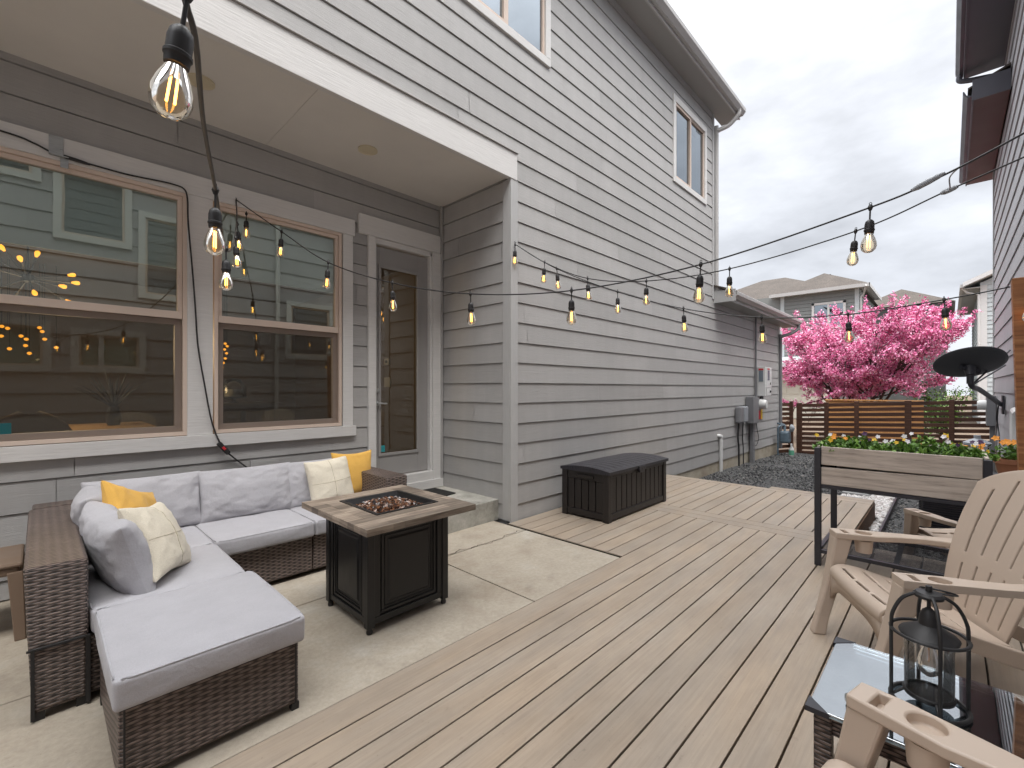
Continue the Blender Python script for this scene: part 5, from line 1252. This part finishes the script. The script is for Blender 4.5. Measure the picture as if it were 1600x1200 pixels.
for k in range(4):
    a = 2 * math.pi * k / 4 + .3; c, s = math.cos(a), math.sin(a)
    mb.tube([Tm @ Vector(p) for p in catmull([(rr * c, rr * s, .0), (rr * c, rr * s, .12), (rr * c, rr * s, .22), (rr * .95 * c, rr * .95 * s, .26), (rr * .70 * c, rr * .70 * s, .305), (.028 * c, .028 * s, .327)], 5)], .005, 7)
    mb.tube([Tm @ Vector((rr * c, rr * s, .006)), Tm @ Vector((rr * .62 * c, rr * .62 * s, .035))], .004, 6)
part('cage', mb, 'cable', ln, smooth=50)
mb = MB(); mb.lathe([(0, .318), (.034, .318), (.036, .326), (.03, .333), (.008, .336), (.008, .352), (0, .353)], Tm, 24)
mb.lathe([(0, .20), (.068, .20), (.070, .207), (.066, .212), (.028, .235), (.024, .238), (.022, .262), (.016, .278), (.005, .288), (.005, .32), (0, .32)], Tm, 28)
part('cap', mb, 'cable', ln, smooth=40)
mb = MB(); mb.ring((0, 0, 0), .042, .0028, Tm @ Matrix.Translation((.02, -.02, .338)) @ Matrix.Rotation(R(24), 4, 'Y') @ Matrix.Translation((.03, 0, 0)), 28, 6); part('carry_ring', mb, 'cable', ln, smooth=50)
mb = MB(); mb.lathe([(.056, .03), (.058, .199)], Tm, 32); part('glass_cylinder', mb, 'lantern_glass', ln, smooth=60)
mb = MB(); mb.lathe([(0, .026), (.058, .026), (.06, .034), (.052, .036), (0, .036)], Tm, 28); part('tray', mb, 'cable', ln, smooth=40)
mb = MB(); mb.lathe([(.012, .199), (.013, .175), (.022, .145), (.028, .12), (.024, .098), (.010, .086), (0, .084)], Tm, 22); bb = part('bulb', mb, 'lantern_glass', ln, smooth=60)
mb = MB(); mb.tube([Tm @ Vector((-.004, 0, .175)), Tm @ Vector((-.005, 0, .13))], .0022, 6); mb.tube([Tm @ Vector((.004, 0, .175)), Tm @ Vector((.005, 0, .13))], .0022, 6); part('filament', mb, M('amber_wire', (.55, .22, .05), .4, .1, bump=0), bb)

# ------------------------------------------------------------------ string lights
def bulb_meshes():
    s = MB(); s.tube([(0, 0, .012), (0, 0, -.062)], .0035, 8); s.lathe([(0, -.055), (.009, -.058), (.016, -.066), (.0185, -.078), (.0185, -.100), (.0205, -.102), (.0205, -.107), (.0185, -.109), (.0175, -.121), (0, -.121)], None, 18)
    s.lathe([(.0, .014), (.006, .012), (.011, 0), (.006, -.014), (0, -.016)], None, 10)
    s.ring((0, 0, .017), .005, .0016, Matrix.Translation((0, 0, .017)) @ Matrix.Rotation(R(90), 4, 'X') @ Matrix.Translation((0, 0, -.017)), 12, 5)
    g = MB(); g.lathe([(.0135, -.119), (.0155, -.126), (.024, -.146), (.0295, -.165), (.0300, -.178), (.026, -.193), (.016, -.203), (.006, -.2065), (0, -.207)], None, 24)
    f = MB()
    for sx in (-1, 1): f.tube([(sx * .0045, 0, -.130), (sx * .0055, 0, -.182)], .0019, 6)
    i = MB(); i.tube([(0, 0, -.120), (0, 0, -.136)], .005, 8)
    ms = []
    for mb, n, m in ((s, 'bulb', 'cable'), (g, 'bulb_glass', 'bulb_glass'), (f, 'filament', 'filament'), (i, 'stem', 'lantern_glass')):
        me = mb.mesh(n, (0, 0, 0), 40); me.materials.append(MT[m]); ms.append((n, me))
    return ms
BM = bulb_meshes()
def string_light(label, pts, bulbs, rad=.0042, mat='cable', seed=1):
    p0 = pts[len(pts) // 2]
    t = thing('string_light', label, 'string lights', p0, 0, 'strings of bulb lights over the patio')
    mb = MB(); mb.tube(catmull(pts, 10), rad, 8); part('cord', mb, mat, t, smooth=60)
    r2 = random.Random(seed)
    for b in bulbs:
        rx, ry = r2.uniform(-.09, .09), r2.uniform(-.09, .09)
        if len(b) > 3: rx, ry = b[3], b[4]
        o = bpy.data.objects.new('bulb', BM[0][1]); COL.objects.link(o); o.parent = t
        o.location = (b[0] - p0[0], b[1] - p0[1], b[2] - p0[2]); o.rotation_euler = (rx, ry, 0 if len(b) > 3 else r2.uniform(0, 6.28))
        for n, me in BM[1:]:
            c = bpy.data.objects.new(n, me); COL.objects.link(c); c.parent = o
    return t
sA = string_light('string of bulbs running from overhead at the camera to the hook between the windows',
    [(0.09, 0.50, 2.06), (0.118, 0.743, 2.007), (0.166, 0.905, 2.002), (0.196, 0.979, 1.983), (0.276, 1.3, 2.000), (0.39, 1.686, 1.992), (0.624, 2.524, 2.038), (0.857, 3.292, 2.27), (1.055, 3.952, 2.65), (1.153, 4.340, 2.947)],
    [(0.168, 0.892, 2.004, .115, .11), (0.39, 1.686, 1.992), (0.627, 2.522, 2.035), (0.928, 3.507, 2.385), (1.043, 3.892, 2.607), (1.185, 4.177, 2.80)], .0052, 'cable_wet', 3)
sB = string_light('string of bulbs sagging from the window hook across the door to the neighbour side',
    [(1.153, 4.345, 2.955), (1.368, 3.915, 2.635), (1.565, 3.494, 2.344), (1.776, 2.913, 2.126), (1.972, 2.278, 1.984), (2.231, 1.647, 1.952), (2.47, 0.966, 2.028), (2.597, 0.258, 2.176), (2.611, 0.027, 2.245), (2.626, -0.206, 2.342), (2.734, -0.68, 2.58)],
    [(1.368, 3.915, 2.635), (1.565, 3.494, 2.344), (1.776, 2.913, 2.126), (1.972, 2.278, 1.984), (2.231, 1.647, 1.952), (2.47, 0.966, 2.028), (2.597, 0.258, 2.176)], seed=4)
sC = string_light('string of bulbs rising from the corner trim hook to the grey plug at right',
    [(3.373, 3.205, 2.838), (3.467, 2.887, 2.607), (3.51, 2.409, 2.376), (3.517, 1.826, 2.258), (3.472, 1.151, 2.228), (3.422, 0.41, 2.311), (3.326, 0.005, 2.406), (3.20, -0.30, 2.46), (3.148, -0.68, 2.57)],
    [(3.373, 3.200, 2.828), (3.467, 2.887, 2.607), (3.51, 2.409, 2.376), (3.517, 1.826, 2.258), (3.472, 1.151, 2.228), (3.422, 0.41, 2.311)], seed=5)
sD = string_light('string of bulbs sagging from the corner trim hook to the top of the wooden post',
    [(3.38, 3.205, 2.836), (3.55, 2.801, 2.544), (3.703, 2.209, 2.252), (3.879, 1.666, 2.054), (3.963, 1.073, 1.922), (4.068, 0.532, 1.898), (4.137, 0.027, 1.946), (4.147, -0.262, 1.985)],
    [(3.55, 2.801, 2.544), (3.703, 2.209, 2.252), (3.879, 1.666, 2.054), (3.963, 1.073, 1.922), (4.068, 0.532, 1.898), (4.137, 0.027, 1.946), (4.06, -.335, 1.955)], seed=6)
def tape(mb, c, d, L, r):
    d = Vector(d).normalized(); c = Vector(c); mb.tube([c - d * L / 2, c - d * L * .3, c, c + d * L * .3, c + d * L / 2], [r * .55, r, r * 1.05, r * .9, r * .5], 9)
mb = MB(); tape(mb, (2.608, .067, 2.234), (.06, -.9, .38), .115, .0125); part('plug', mb, 'grey_plastic', sB, smooth=40)
mb = MB(); tape(mb, (3.326, .002, 2.406), (-.2, -.9, .2), .07, .014); mb.tube(catmull([(3.31, .02, 2.40), (3.2, .0, 2.37), (2.9, .0, 2.33), (2.62, -.03, 2.27)], 6), .003, 6); part('plug', mb, 'grey_plastic', sC, smooth=40)
for (x, y, z, w) in ((1.153, RY - .05, 2.955, 'house'), (3.376, 3.21, 2.85, 'c')):
    mb = MB(); mb.tube(catmull([(x, y + .03, z + .012), (x, y, z + .012), (x, y - .012, z + .002), (x, y - .008, z - .008)], 4), .003, 6)
    solo('cup_hook', mb, 'cable', {'house': 'small dark hook in the window header holding two light strings', 'c': 'small dark hook in the corner trim holding two light strings'}[w], 'hook', (x, y, z), smooth=40)

# wooden post
post = thing('wooden_post', 'rough cedar post carrying the end of a light string in front of the neighbour wall', 'post', (4.17, -.33, 0))
mb = MB()
mb.hexa([(4.14, -.415, 0), (4.235, -.415, 0), (4.235, -.325, 0), (4.14, -.325, 0)], [(4.10, -.375, 2.03), (4.195, -.375, 2.03), (4.195, -.272, 2.03), (4.10, -.272, 2.03)])
part('post', mb, 'cedar', post, bevel=.004)
mb = MB(); mb.lathe([(0, 0), (.005, 0), (.005, .02), (0, .02)], Matrix.Translation((4.147, -.268, 1.985)) @ Matrix.Rotation(R(-90), 4, 'X'), 8); part('screw', mb, 'steel', post)
mb = MB(); mb.box(4.12, 4.26, -.43, -.305, -.002, .012); part('base_plate', mb, 'steel', post)

# power cord, bracket, outlet cover
pc = thing('power_lead', 'black power cord along the window trim with a red switch hanging down to the sofa', 'power cord', (.82, RY - .05, 2.0))
cp = [(-.9, 3.02), (-.186, 2.993), (-.032, 2.972), (.057, 2.941), (.15, 2.932), (.30, 2.926), (.454, 2.924), (.62, 2.936), (.722, 2.94), (.79, 2.925), (.812, 2.85), (.817, 2.666), (.847, 2.264), (.865, 1.98), (.881, 1.705), (.925, 1.396), (.978, 1.082), (1.046, .882), (1.14, .776), (1.287, .632), (1.36, .52)]
mb = MB(); mb.tube(catmull([(x, RY - (.060 if z > .89 else .035) if abs(z - .9) > .12 else RY - .072, z) for x, z in cp], 6), .0062, 8); part('cord', mb, 'cable', pc, smooth=60)
mb = MB(); tape(mb, (.175, RY - .062, 2.93), (1, 0, -.08), .15, .012); part('joint', mb, 'cable', pc, smooth=40)
mb = MB(); Mx = Matrix.Translation((1.055, RY - .078, .868)) @ Matrix.Rotation(R(52), 4, 'Y'); mb.box(-.06, .06, -.015, .015, -.018, .018, M=Mx); sw = part('switch', mb, 'cable', pc, bevel=.006)
mb = MB(); mb.box(-.015, .015, -.020, -.0152, -.010, .010, M=Mx); part('button', mb, 'red', sw, bevel=.002)
mb = MB(); mb.box(.045, .115, RY - .0505, RY - .047, 2.93, 3.063); mb.box(.045, .14, RY - .075, RY - .0505, 2.925, 2.932); mb.box(.10, .14, RY - .0505, RY - .047, 2.86, 2.928); mb.box(.045, .115, RY - .075, RY - .072, 2.932, 2.95)
solo('metal_bracket', mb, 'alu', 'galvanised blind bracket screwed to the window header above the left window', 'bracket', (.08, RY - .05, 2.95), bevel=.001)
mb = MB(); mb.box(1.27, 1.50, RY - .032, RY - .012, .60, .735); mb.box(1.285, 1.485, RY - .036, RY - .032, .615, .72)
solo('outlet_cover', mb, 'siding', 'grey painted outlet cover on the siding above the sofa back', 'outlet cover', (1.385, RY - .02, .67), bevel=.003)
mb = MB(); mb.hexa([(2.70, 3.83, .2), (3.19, 3.93, .2), (3.18, 4.30, .2), (2.68, 4.30, .2)], [(2.70, 3.83, .212), (3.19, 3.93, .212), (3.18, 4.30, .212), (2.68, 4.30, .212)])
solo('doormat', mb, 'mat', 'black doormat on the concrete entry step', 'doormat', (2.95, 4.05, .2), bevel=.003)
# plastic stool behind the sofa
stl = thing('plastic_stool', 'brown plastic side stool at the left edge behind the sofa', 'stool', (-.27, 3.85, PZ))
mb = MB(); mb.box(-.50, -.06, 3.66, 4.10, .385, .41); mb.box(-.485, -.075, 3.675, 4.085, .34, .385); part('top', mb, 'brown', stl, bevel=.012)
for (x, y) in ((-.47, 3.69), (-.09, 3.69), (-.47, 4.07), (-.09, 4.07)):
    mb = MB(); sx = 1 if x > -.27 else -1; sy = 1 if y > 3.87 else -1
    mb.hexa([(x - .022 + sx * .02, y - .022 + sy * .02, PZ), (x + .022 + sx * .02, y - .022 + sy * .02, PZ), (x + .022 + sx * .02, y + .022 + sy * .02, PZ), (x - .022 + sx * .02, y + .022 + sy * .02, PZ)], [(x - .03, y - .03, .36), (x + .03, y - .03, .36), (x + .03, y + .03, .36), (x - .03, y + .03, .36)])
    part('leg', mb, 'brown', stl, bevel=.004)

# ------------------------------------------------------------------ utilities on the side wall
inv = thing('solar_inverter', 'white inverter box with red stripe and display high on the far siding', 'inverter', (11.9, WY - .03, 1.2))
mb = MB(); mb.box(11.55, 11.95, WY - .17, WY - .02, 1.38, 1.84); part('back_box', mb, 'grey_plastic', inv, bevel=.01)
mb = MB(); mb.box(11.56, 11.98, WY - .215, WY - .171, 1.37, 1.85); mb.box(11.60, 11.96, WY - .21, WY - .03, 1.19, 1.365); part('cover', mb, 'white_plastic', inv, bevel=.012)
mb = MB(); mb.box(11.52, 11.56, WY - .20, WY - .03, 1.19, 1.86); part('side_plate', mb, 'white_plastic', inv, bevel=.004)
mb = MB(); mb.box(11.62, 11.80, WY - .219, WY - .2155, 1.79, 1.825); part('stripe', mb, 'red', inv)
mb = MB(); mb.box(11.511, 11.519, WY - .16, WY - .06, 1.78, 1.82); part('stripe', mb, 'red', inv)
mb = MB(); mb.box(11.64, 11.79, WY - .2195, WY - .2155, 1.55, 1.775); part('display', mb, 'display', inv)
mb = MB(); mb.box(11.512, 11.519, WY - .155, WY - .065, 1.52, 1.77); part('display', mb, 'display', inv)
mb = MB(); mb.lathe([(0, 0), (.028, 0), (.026, .02), (0, .02)], Matrix.Translation((11.86, WY - .2105, 1.29)) @ Matrix.Rotation(R(90), 4, 'X'), 14); mb.box(11.84, 11.88, WY - .222, WY - .2155, 1.45, 1.50); part('knob', mb, 'cable', inv)
mb = MB(); mb.tube(catmull([(11.36, WY - .045, 2.98), (11.36, WY - .045, 1.3), (11.37, WY - .05, 1.16), (11.46, WY - .06, 1.10), (11.7, WY - .08, 1.10), (11.75, WY - .08, 1.19)], 6), .022, 8); part('conduit', mb, 'grey_box', inv, smooth=40)
mt = thing('power_meter', 'dark steel meter panel with round white meter and red tag on the siding', 'electric meter', (11.05, WY - .03, .60))
mb = MB(); mb.box(10.72, 11.10, WY - .18, WY - .02, .60, 1.18); part('panel', mb, 'grey_box', mt, bevel=.008)
mb = MB(); mb.lathe([(0, 0), (.11, 0), (.11, .08), (.09, .14), (0, .145)], Matrix.Translation((11.42, WY - .12, 1.0)) @ Matrix.Rotation(R(90), 4, 'X'), 20); part('meter', mb, 'white_plastic', mt, smooth=40)
mb = MB(); mb.box(11.25, 11.60, WY - .12, WY - .02, .62, 1.12); part('meter_base', mb, 'grey_box', mt, bevel=.006)
mb = MB(); mb.box(11.27, 11.42, WY - .126, WY - .1205, .66, .86); part('tag', mb, 'red', mt)
mb = MB(); mb.box(11.45, 11.57, WY - .126, WY - .1205, .66, .88); part('label_plate', mb, 'pansy_y', mt)
mb = MB(); mb.box(10.95, 11.08, WY - .11, WY - .03, -.3, .60); part('riser', mb, 'grey_box', mt, bevel=.01)
mb = MB(); mb.tube(catmull([(11.3, WY - .06, .62), (11.45, WY - .05, .4), (11.55, WY - .05, .2), (11.35, WY - .05, .05), (11.2, WY - .05, .12)], 6), .007, 6); part('cable', mb, 'cable', mt)
mb = MB(); mb.tube(catmull([(11.62, WY - .06, 1.1), (11.7, WY - .06, 1.18)], 4), .015, 6); part('cable', mb, 'cable', mt)
for k, (a, b, lab) in enumerate(((10.02, 10.27, 'left one of the two grey utility boxes beside the meter panel, darker face'), (10.30, 10.56, 'right one of the two grey utility boxes, touching the meter panel'))):
    t = thing('utility_box', lab, 'utility box', ((a + b) / 2, WY - .03, .64), 0, 'telephone boxes on the siding')
    mb = MB(); mb.box(a, b, WY - .13, WY - .02, .64, .98); part('cover', mb, 'grey_plastic' if k else 'grey_box', t, bevel=.03)
    mb = MB(); mb.tube(catmull([((a + b) / 2, WY - .06, .65), ((a + b) / 2 - .02, WY - .05, .35), ((a + b) / 2 + .03, WY - .05, .1), ((a + b) / 2 + .01, WY - .06, -.26)], 6), .012 if k else .018, 6); part('cable', mb, 'cable', t, smooth=40)
mb = MB(); mb.tube([(9.15, WY - .05, -.3), (9.15, WY - .05, .40)], .032, 10); mb.tube(catmull([(9.15, WY - .05, .40), (9.14, WY - .048, .435), (9.11, WY - .03, .445), (9.08, WY + .01, .445)], 4), .036, 10)
solo('radon_pipe', mb, 'white_plastic', 'short white plastic pipe rising from the gravel against the siding', 'pipe', (9.15, WY - .05, -.3), smooth=40)
gm = thing('house_gas_meter', 'blue-grey gas meter on pipes at the far corner of the side wall', 'gas meter', (13.1, WY - .2, -.3))
mb = MB(); mb.box(12.98, 13.26, WY - .34, WY - .12, -.02, .28); part('meter', mb, 'blue_grey', gm, bevel=.05)
mb = MB(); mb.lathe([(0, 0), (.09, 0), (.10, .03), (.08, .06), (.02, .09), (0, .09)], Matrix.Translation((13.12, WY - .35, .36)) @ Matrix.Rotation(R(90), 4, 'X'), 18); part('regulator', mb, 'grey_plastic', gm, smooth=40)
mb = MB(); mb.tube(catmull([(12.9, WY - .12, -.32), (12.9, WY - .12, .25), (12.93, WY - .14, .40), (13.1, WY - .2, .42), (13.1, WY - .22, .28)], 5), .022, 8); mb.tube(catmull([(13.25, WY - .2, .28), (13.27, WY - .18, .42), (13.3, WY - .05, .45), (13.3, WY, .45)], 5), .022, 8); part('pipe', mb, 'blue_grey', gm, smooth=40)
sb = thing('spray_bottle', 'small white spray bottle with green label below the gas meter', 'bottle', (12.75, WY - .45, -.30))
mb = MB(); mb.lathe([(0, 0), (.05, 0), (.055, .02), (.055, .18), (.02, .24), (.02, .27), (0, .27)], Matrix.Translation((12.75, WY - .45, GZ - .045)), 16); part('body', mb, 'white_plastic', sb, smooth=40)
mb = MB(); mb.lathe([(.0565, .03), (.0565, .15)], Matrix.Translation((12.75, WY - .45, GZ - .045)), 16); part('label_band', mb, M('green_label', (.15, .45, .30), .5, .05, bump=0), sb, smooth=40)
mb = MB(); mb.box(12.71, 12.78, WY - .465, WY - .435, GZ + .226, GZ + .262); mb.box(12.70, 12.73, WY - .457, WY - .443, GZ + .18, GZ + .23); part('trigger', mb, 'white_plastic', sb, bevel=.004)

# ------------------------------------------------------------------ inside the room
chd = thing('chandelier', 'black branching chandelier with amber bulbs inside the left window', 'chandelier', (-.07, 6.2, 2.39))
mb = MB(); c = Vector((-.07, 6.2, 2.39)); mb.tube([c, c + Vector((0, 0, .61))], .008, 6); mb.lathe([(0, -.04), (.04, -.03), (.05, 0), (.04, .03), (0, .04)], Matrix.Translation(c), 14)
rd = random.Random(31); tips = []
for (du, dz) in ((-45, -3), (-8, -18), (10, -31), (53, -14), (57, 3), (40, 10), (7, 20), (50, 24), (-50, -22), (-40, 18), (-18, 27), (-28, -30)):
    d = Vector((.0062 * du * .8, rd.uniform(-.22, .22), -.0062 * dz)); L = d.length; d.normalize(); L = max(.12, L - .04)
    mb.tube([c, c + d * L], .0065, 6); mb.tube([c + d * L, c + d * (L + .04)], .012, 8); tips.append((c + d * (L + .045), d))
part('arms', mb, 'cable', chd, smooth=40)
for p, d in tips:
    mb = MB(); Q = Matrix.Translation(p) @ d.to_track_quat('Z', 'Y').to_matrix().to_4x4(); mb.lathe([(.009, 0), (.014, .016), (.020, .036), (.017, .055), (0, .066)], Q, 12); part('bulb', mb, 'filament_room', chd, smooth=60)
dt = thing('dining_table', 'wooden dining table inside the left window', 'table', (.1, 6.3, .2))
mb = MB(); mb.box(-1.2, .85, 5.8, 6.9, .92, .97); part('tabletop', mb, 'oak', dt, bevel=.005)
for x in (-1.12, .77):
    for y in (5.88, 6.82): mb = MB(); mb.box(x - .035, x + .035, y - .035, y + .035, .2, .92); part('leg', mb, 'oak', dt)
def din_chair(x, y, rz, lab):
    t = thing('dining_chair', lab, 'chair', (x, y, .2), rz, 'upholstered dining chairs')
    part('seat', cushion(-.24, .24, -.22, .24, .42, .50, .03, .01, n=8), 'linen', t, True, smooth=60)
    mb = MB()
    def bk(i, j):
        u = -1 + 2 * i / 14; v = j / 10; w = .27 * math.sqrt(max(0, 1 - (max(0, v - .35) / .66) ** 2)) if v > .35 else .27
        return Vector((u * w, -.24 - .05 * v + .07 * u * u, .45 + .52 * v))
    mb.grid(14, 10, bk); o = part('backrest', mb, 'linen', t, True, smooth=60); solidify(o, .05)
    for sx in (-.2, .2):
        for sy in (-.19, .2): mb = MB(); mb.box(sx - .018, sx + .018, sy - .018, sy + .018, 0, .42); part('leg', mb, 'oak', t, True)
din_chair(-.05, 5.25, R(0), 'tan upholstered dining chair with rounded back close to the left window')
din_chair(.95, 6.25, R(95), 'tan upholstered dining chair at the far end of the table behind the left window')
vs = thing('vase_plant', 'dark branching plant in a vase on the dining table', 'plant', (.55, 6.4, .97))
mb = MB(); mb.lathe([(0, 0), (.05, 0), (.07, .08), (.045, .18), (.05, .2), (0, .2)], Matrix.Translation((.55, 6.4, .97)), 16); part('vase', mb, 'room_dark', vs, smooth=40)
mb = MB(); rd = random.Random(6)
for k in range(22):
    a = rd.uniform(0, 6.28); e = rd.uniform(.5, 1.4); d = Vector((math.cos(a) * math.cos(e), math.sin(a) * math.cos(e), math.sin(e))); p = Vector((.55, 6.4, 1.15)); mb.tube([p, p + d * .2 + Vector((0, 0, .02)), p + d * rd.uniform(.3, .42)], [.006, .008, .003], 5)
part('branches', mb, 'room_dark', vs)
cs = thing('console_cabinet', 'pale cabinet with a cake stand inside the right window', 'cabinet', (1.75, 6.6, .2))
mb = MB(); mb.box(1.35, 2.15, 6.3, 6.9, .2, 1.14); mb.box(1.30, 2.2, 6.25, 6.95, 1.14, 1.18); part('body', mb, 'room_wall', cs, bevel=.004)
mb = MB(); mb.box(1.40, 1.72, 6.285, 6.30, .28, 1.08); mb.box(1.78, 2.10, 6.285, 6.30, .28, 1.08); part('door', mb, 'linen', cs, bevel=.004)
ck = thing('cake_stand', 'white cake under a glass dome on the cabinet behind the right window', 'cake stand', (1.70, 6.5, 1.18))
mb = MB(); mb.lathe([(0, 0), (.06, 0), (.02, .02), (.02, .05), (.15, .07), (.15, .08), (0, .08)], Matrix.Translation((1.70, 6.5, 1.18)), 20); part('stand', mb, 'room_dark', ck, smooth=40)
mb = MB(); mb.lathe([(0, .081), (.10, .081), (.10, .17), (0, .17)], Matrix.Translation((1.70, 6.5, 1.18)), 20); part('cake', mb, 'white_plastic', ck, smooth=40)
mb = MB(); mb.lathe([(.14, .081), (.14, .20), (.08, .29), (0, .31)], Matrix.Translation((1.70, 6.5, 1.18)), 20); part('dome', mb, 'lantern_glass', ck, smooth=60)
mb = MB(); mb.box(2.32, 2.335, 5.0, 5.10, 1.62, 1.70)
th = thing('thermostat', 'small white thermostat on the hall wall seen through the door glass', 'thermostat', (3.49, 5.9, 1.55))
mb = MB(); mb.box(3.475, 3.499, 5.8, 5.92, 1.70, 1.79); mb.box(3.485, 3.499, 5.78, 5.94, 1.38, 1.52); part('body', mb, 'white_plastic', th, bevel=.004)
mb = MB(); mb.box(3.471, 3.4745, 5.83, 5.89, 1.73, 1.765); part('screen', mb, 'display', th)

for (nm_, lab_, sp_) in (('reflection_bulbs', 'cluster of added bulbs imitating warm lights reflected in the lower left pane', [(-0.324, 8.6, 2.142), (-0.275, 8.6, 2.122), (-0.329, 8.6, 2.02), (0.006, 8.6, 2.157), (0.03, 8.6, 2.109), (-0.159, 8.6, 2.034), (-0.114, 8.6, 1.997), (0.053, 8.6, 2.01), (-0.259, 8.6, 1.864), (-0.086, 8.6, 1.816), (-0.12, 8.6, 1.914), (0.16, 8.6, 1.907)]),
                        ('reflection_bulbs', 'upright cluster of added bulbs imitating warm lights reflected at the left edge of the right lower pane', [(2.127, 8.6, 2.098), (2.118, 8.6, 2.002), (2.146, 8.6, 1.941), (2.127, 8.6, 1.855), (2.1, 8.6, 1.781), (2.082, 8.6, 1.706), (2.155, 8.6, 2.058)])):
    org = None  # glowing bulbs on wires, added to imitate lights reflected in the window glass
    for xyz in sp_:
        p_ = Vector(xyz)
        if org is None: org = p_.copy(); t = thing(nm_, lab_, 'lamp', tuple(org), 0, 'bulbs imitating reflections in the panes')
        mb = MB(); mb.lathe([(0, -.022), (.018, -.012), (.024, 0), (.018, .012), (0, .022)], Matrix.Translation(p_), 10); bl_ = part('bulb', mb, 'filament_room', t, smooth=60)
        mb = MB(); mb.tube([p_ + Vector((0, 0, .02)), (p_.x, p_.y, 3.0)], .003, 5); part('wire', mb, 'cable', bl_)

# dim lamps of the lit room: the chandelier's own light
pl_ = bpy.data.lights.new('chandelier_light', 'POINT'); po = bpy.data.objects.new('chandelier_light', pl_); COL.objects.link(po)
pl_.energy = 26; pl_.color = (1, .68, .35); pl_.shadow_soft_size = .3; po.location = (.1, 6.3, 1.85)
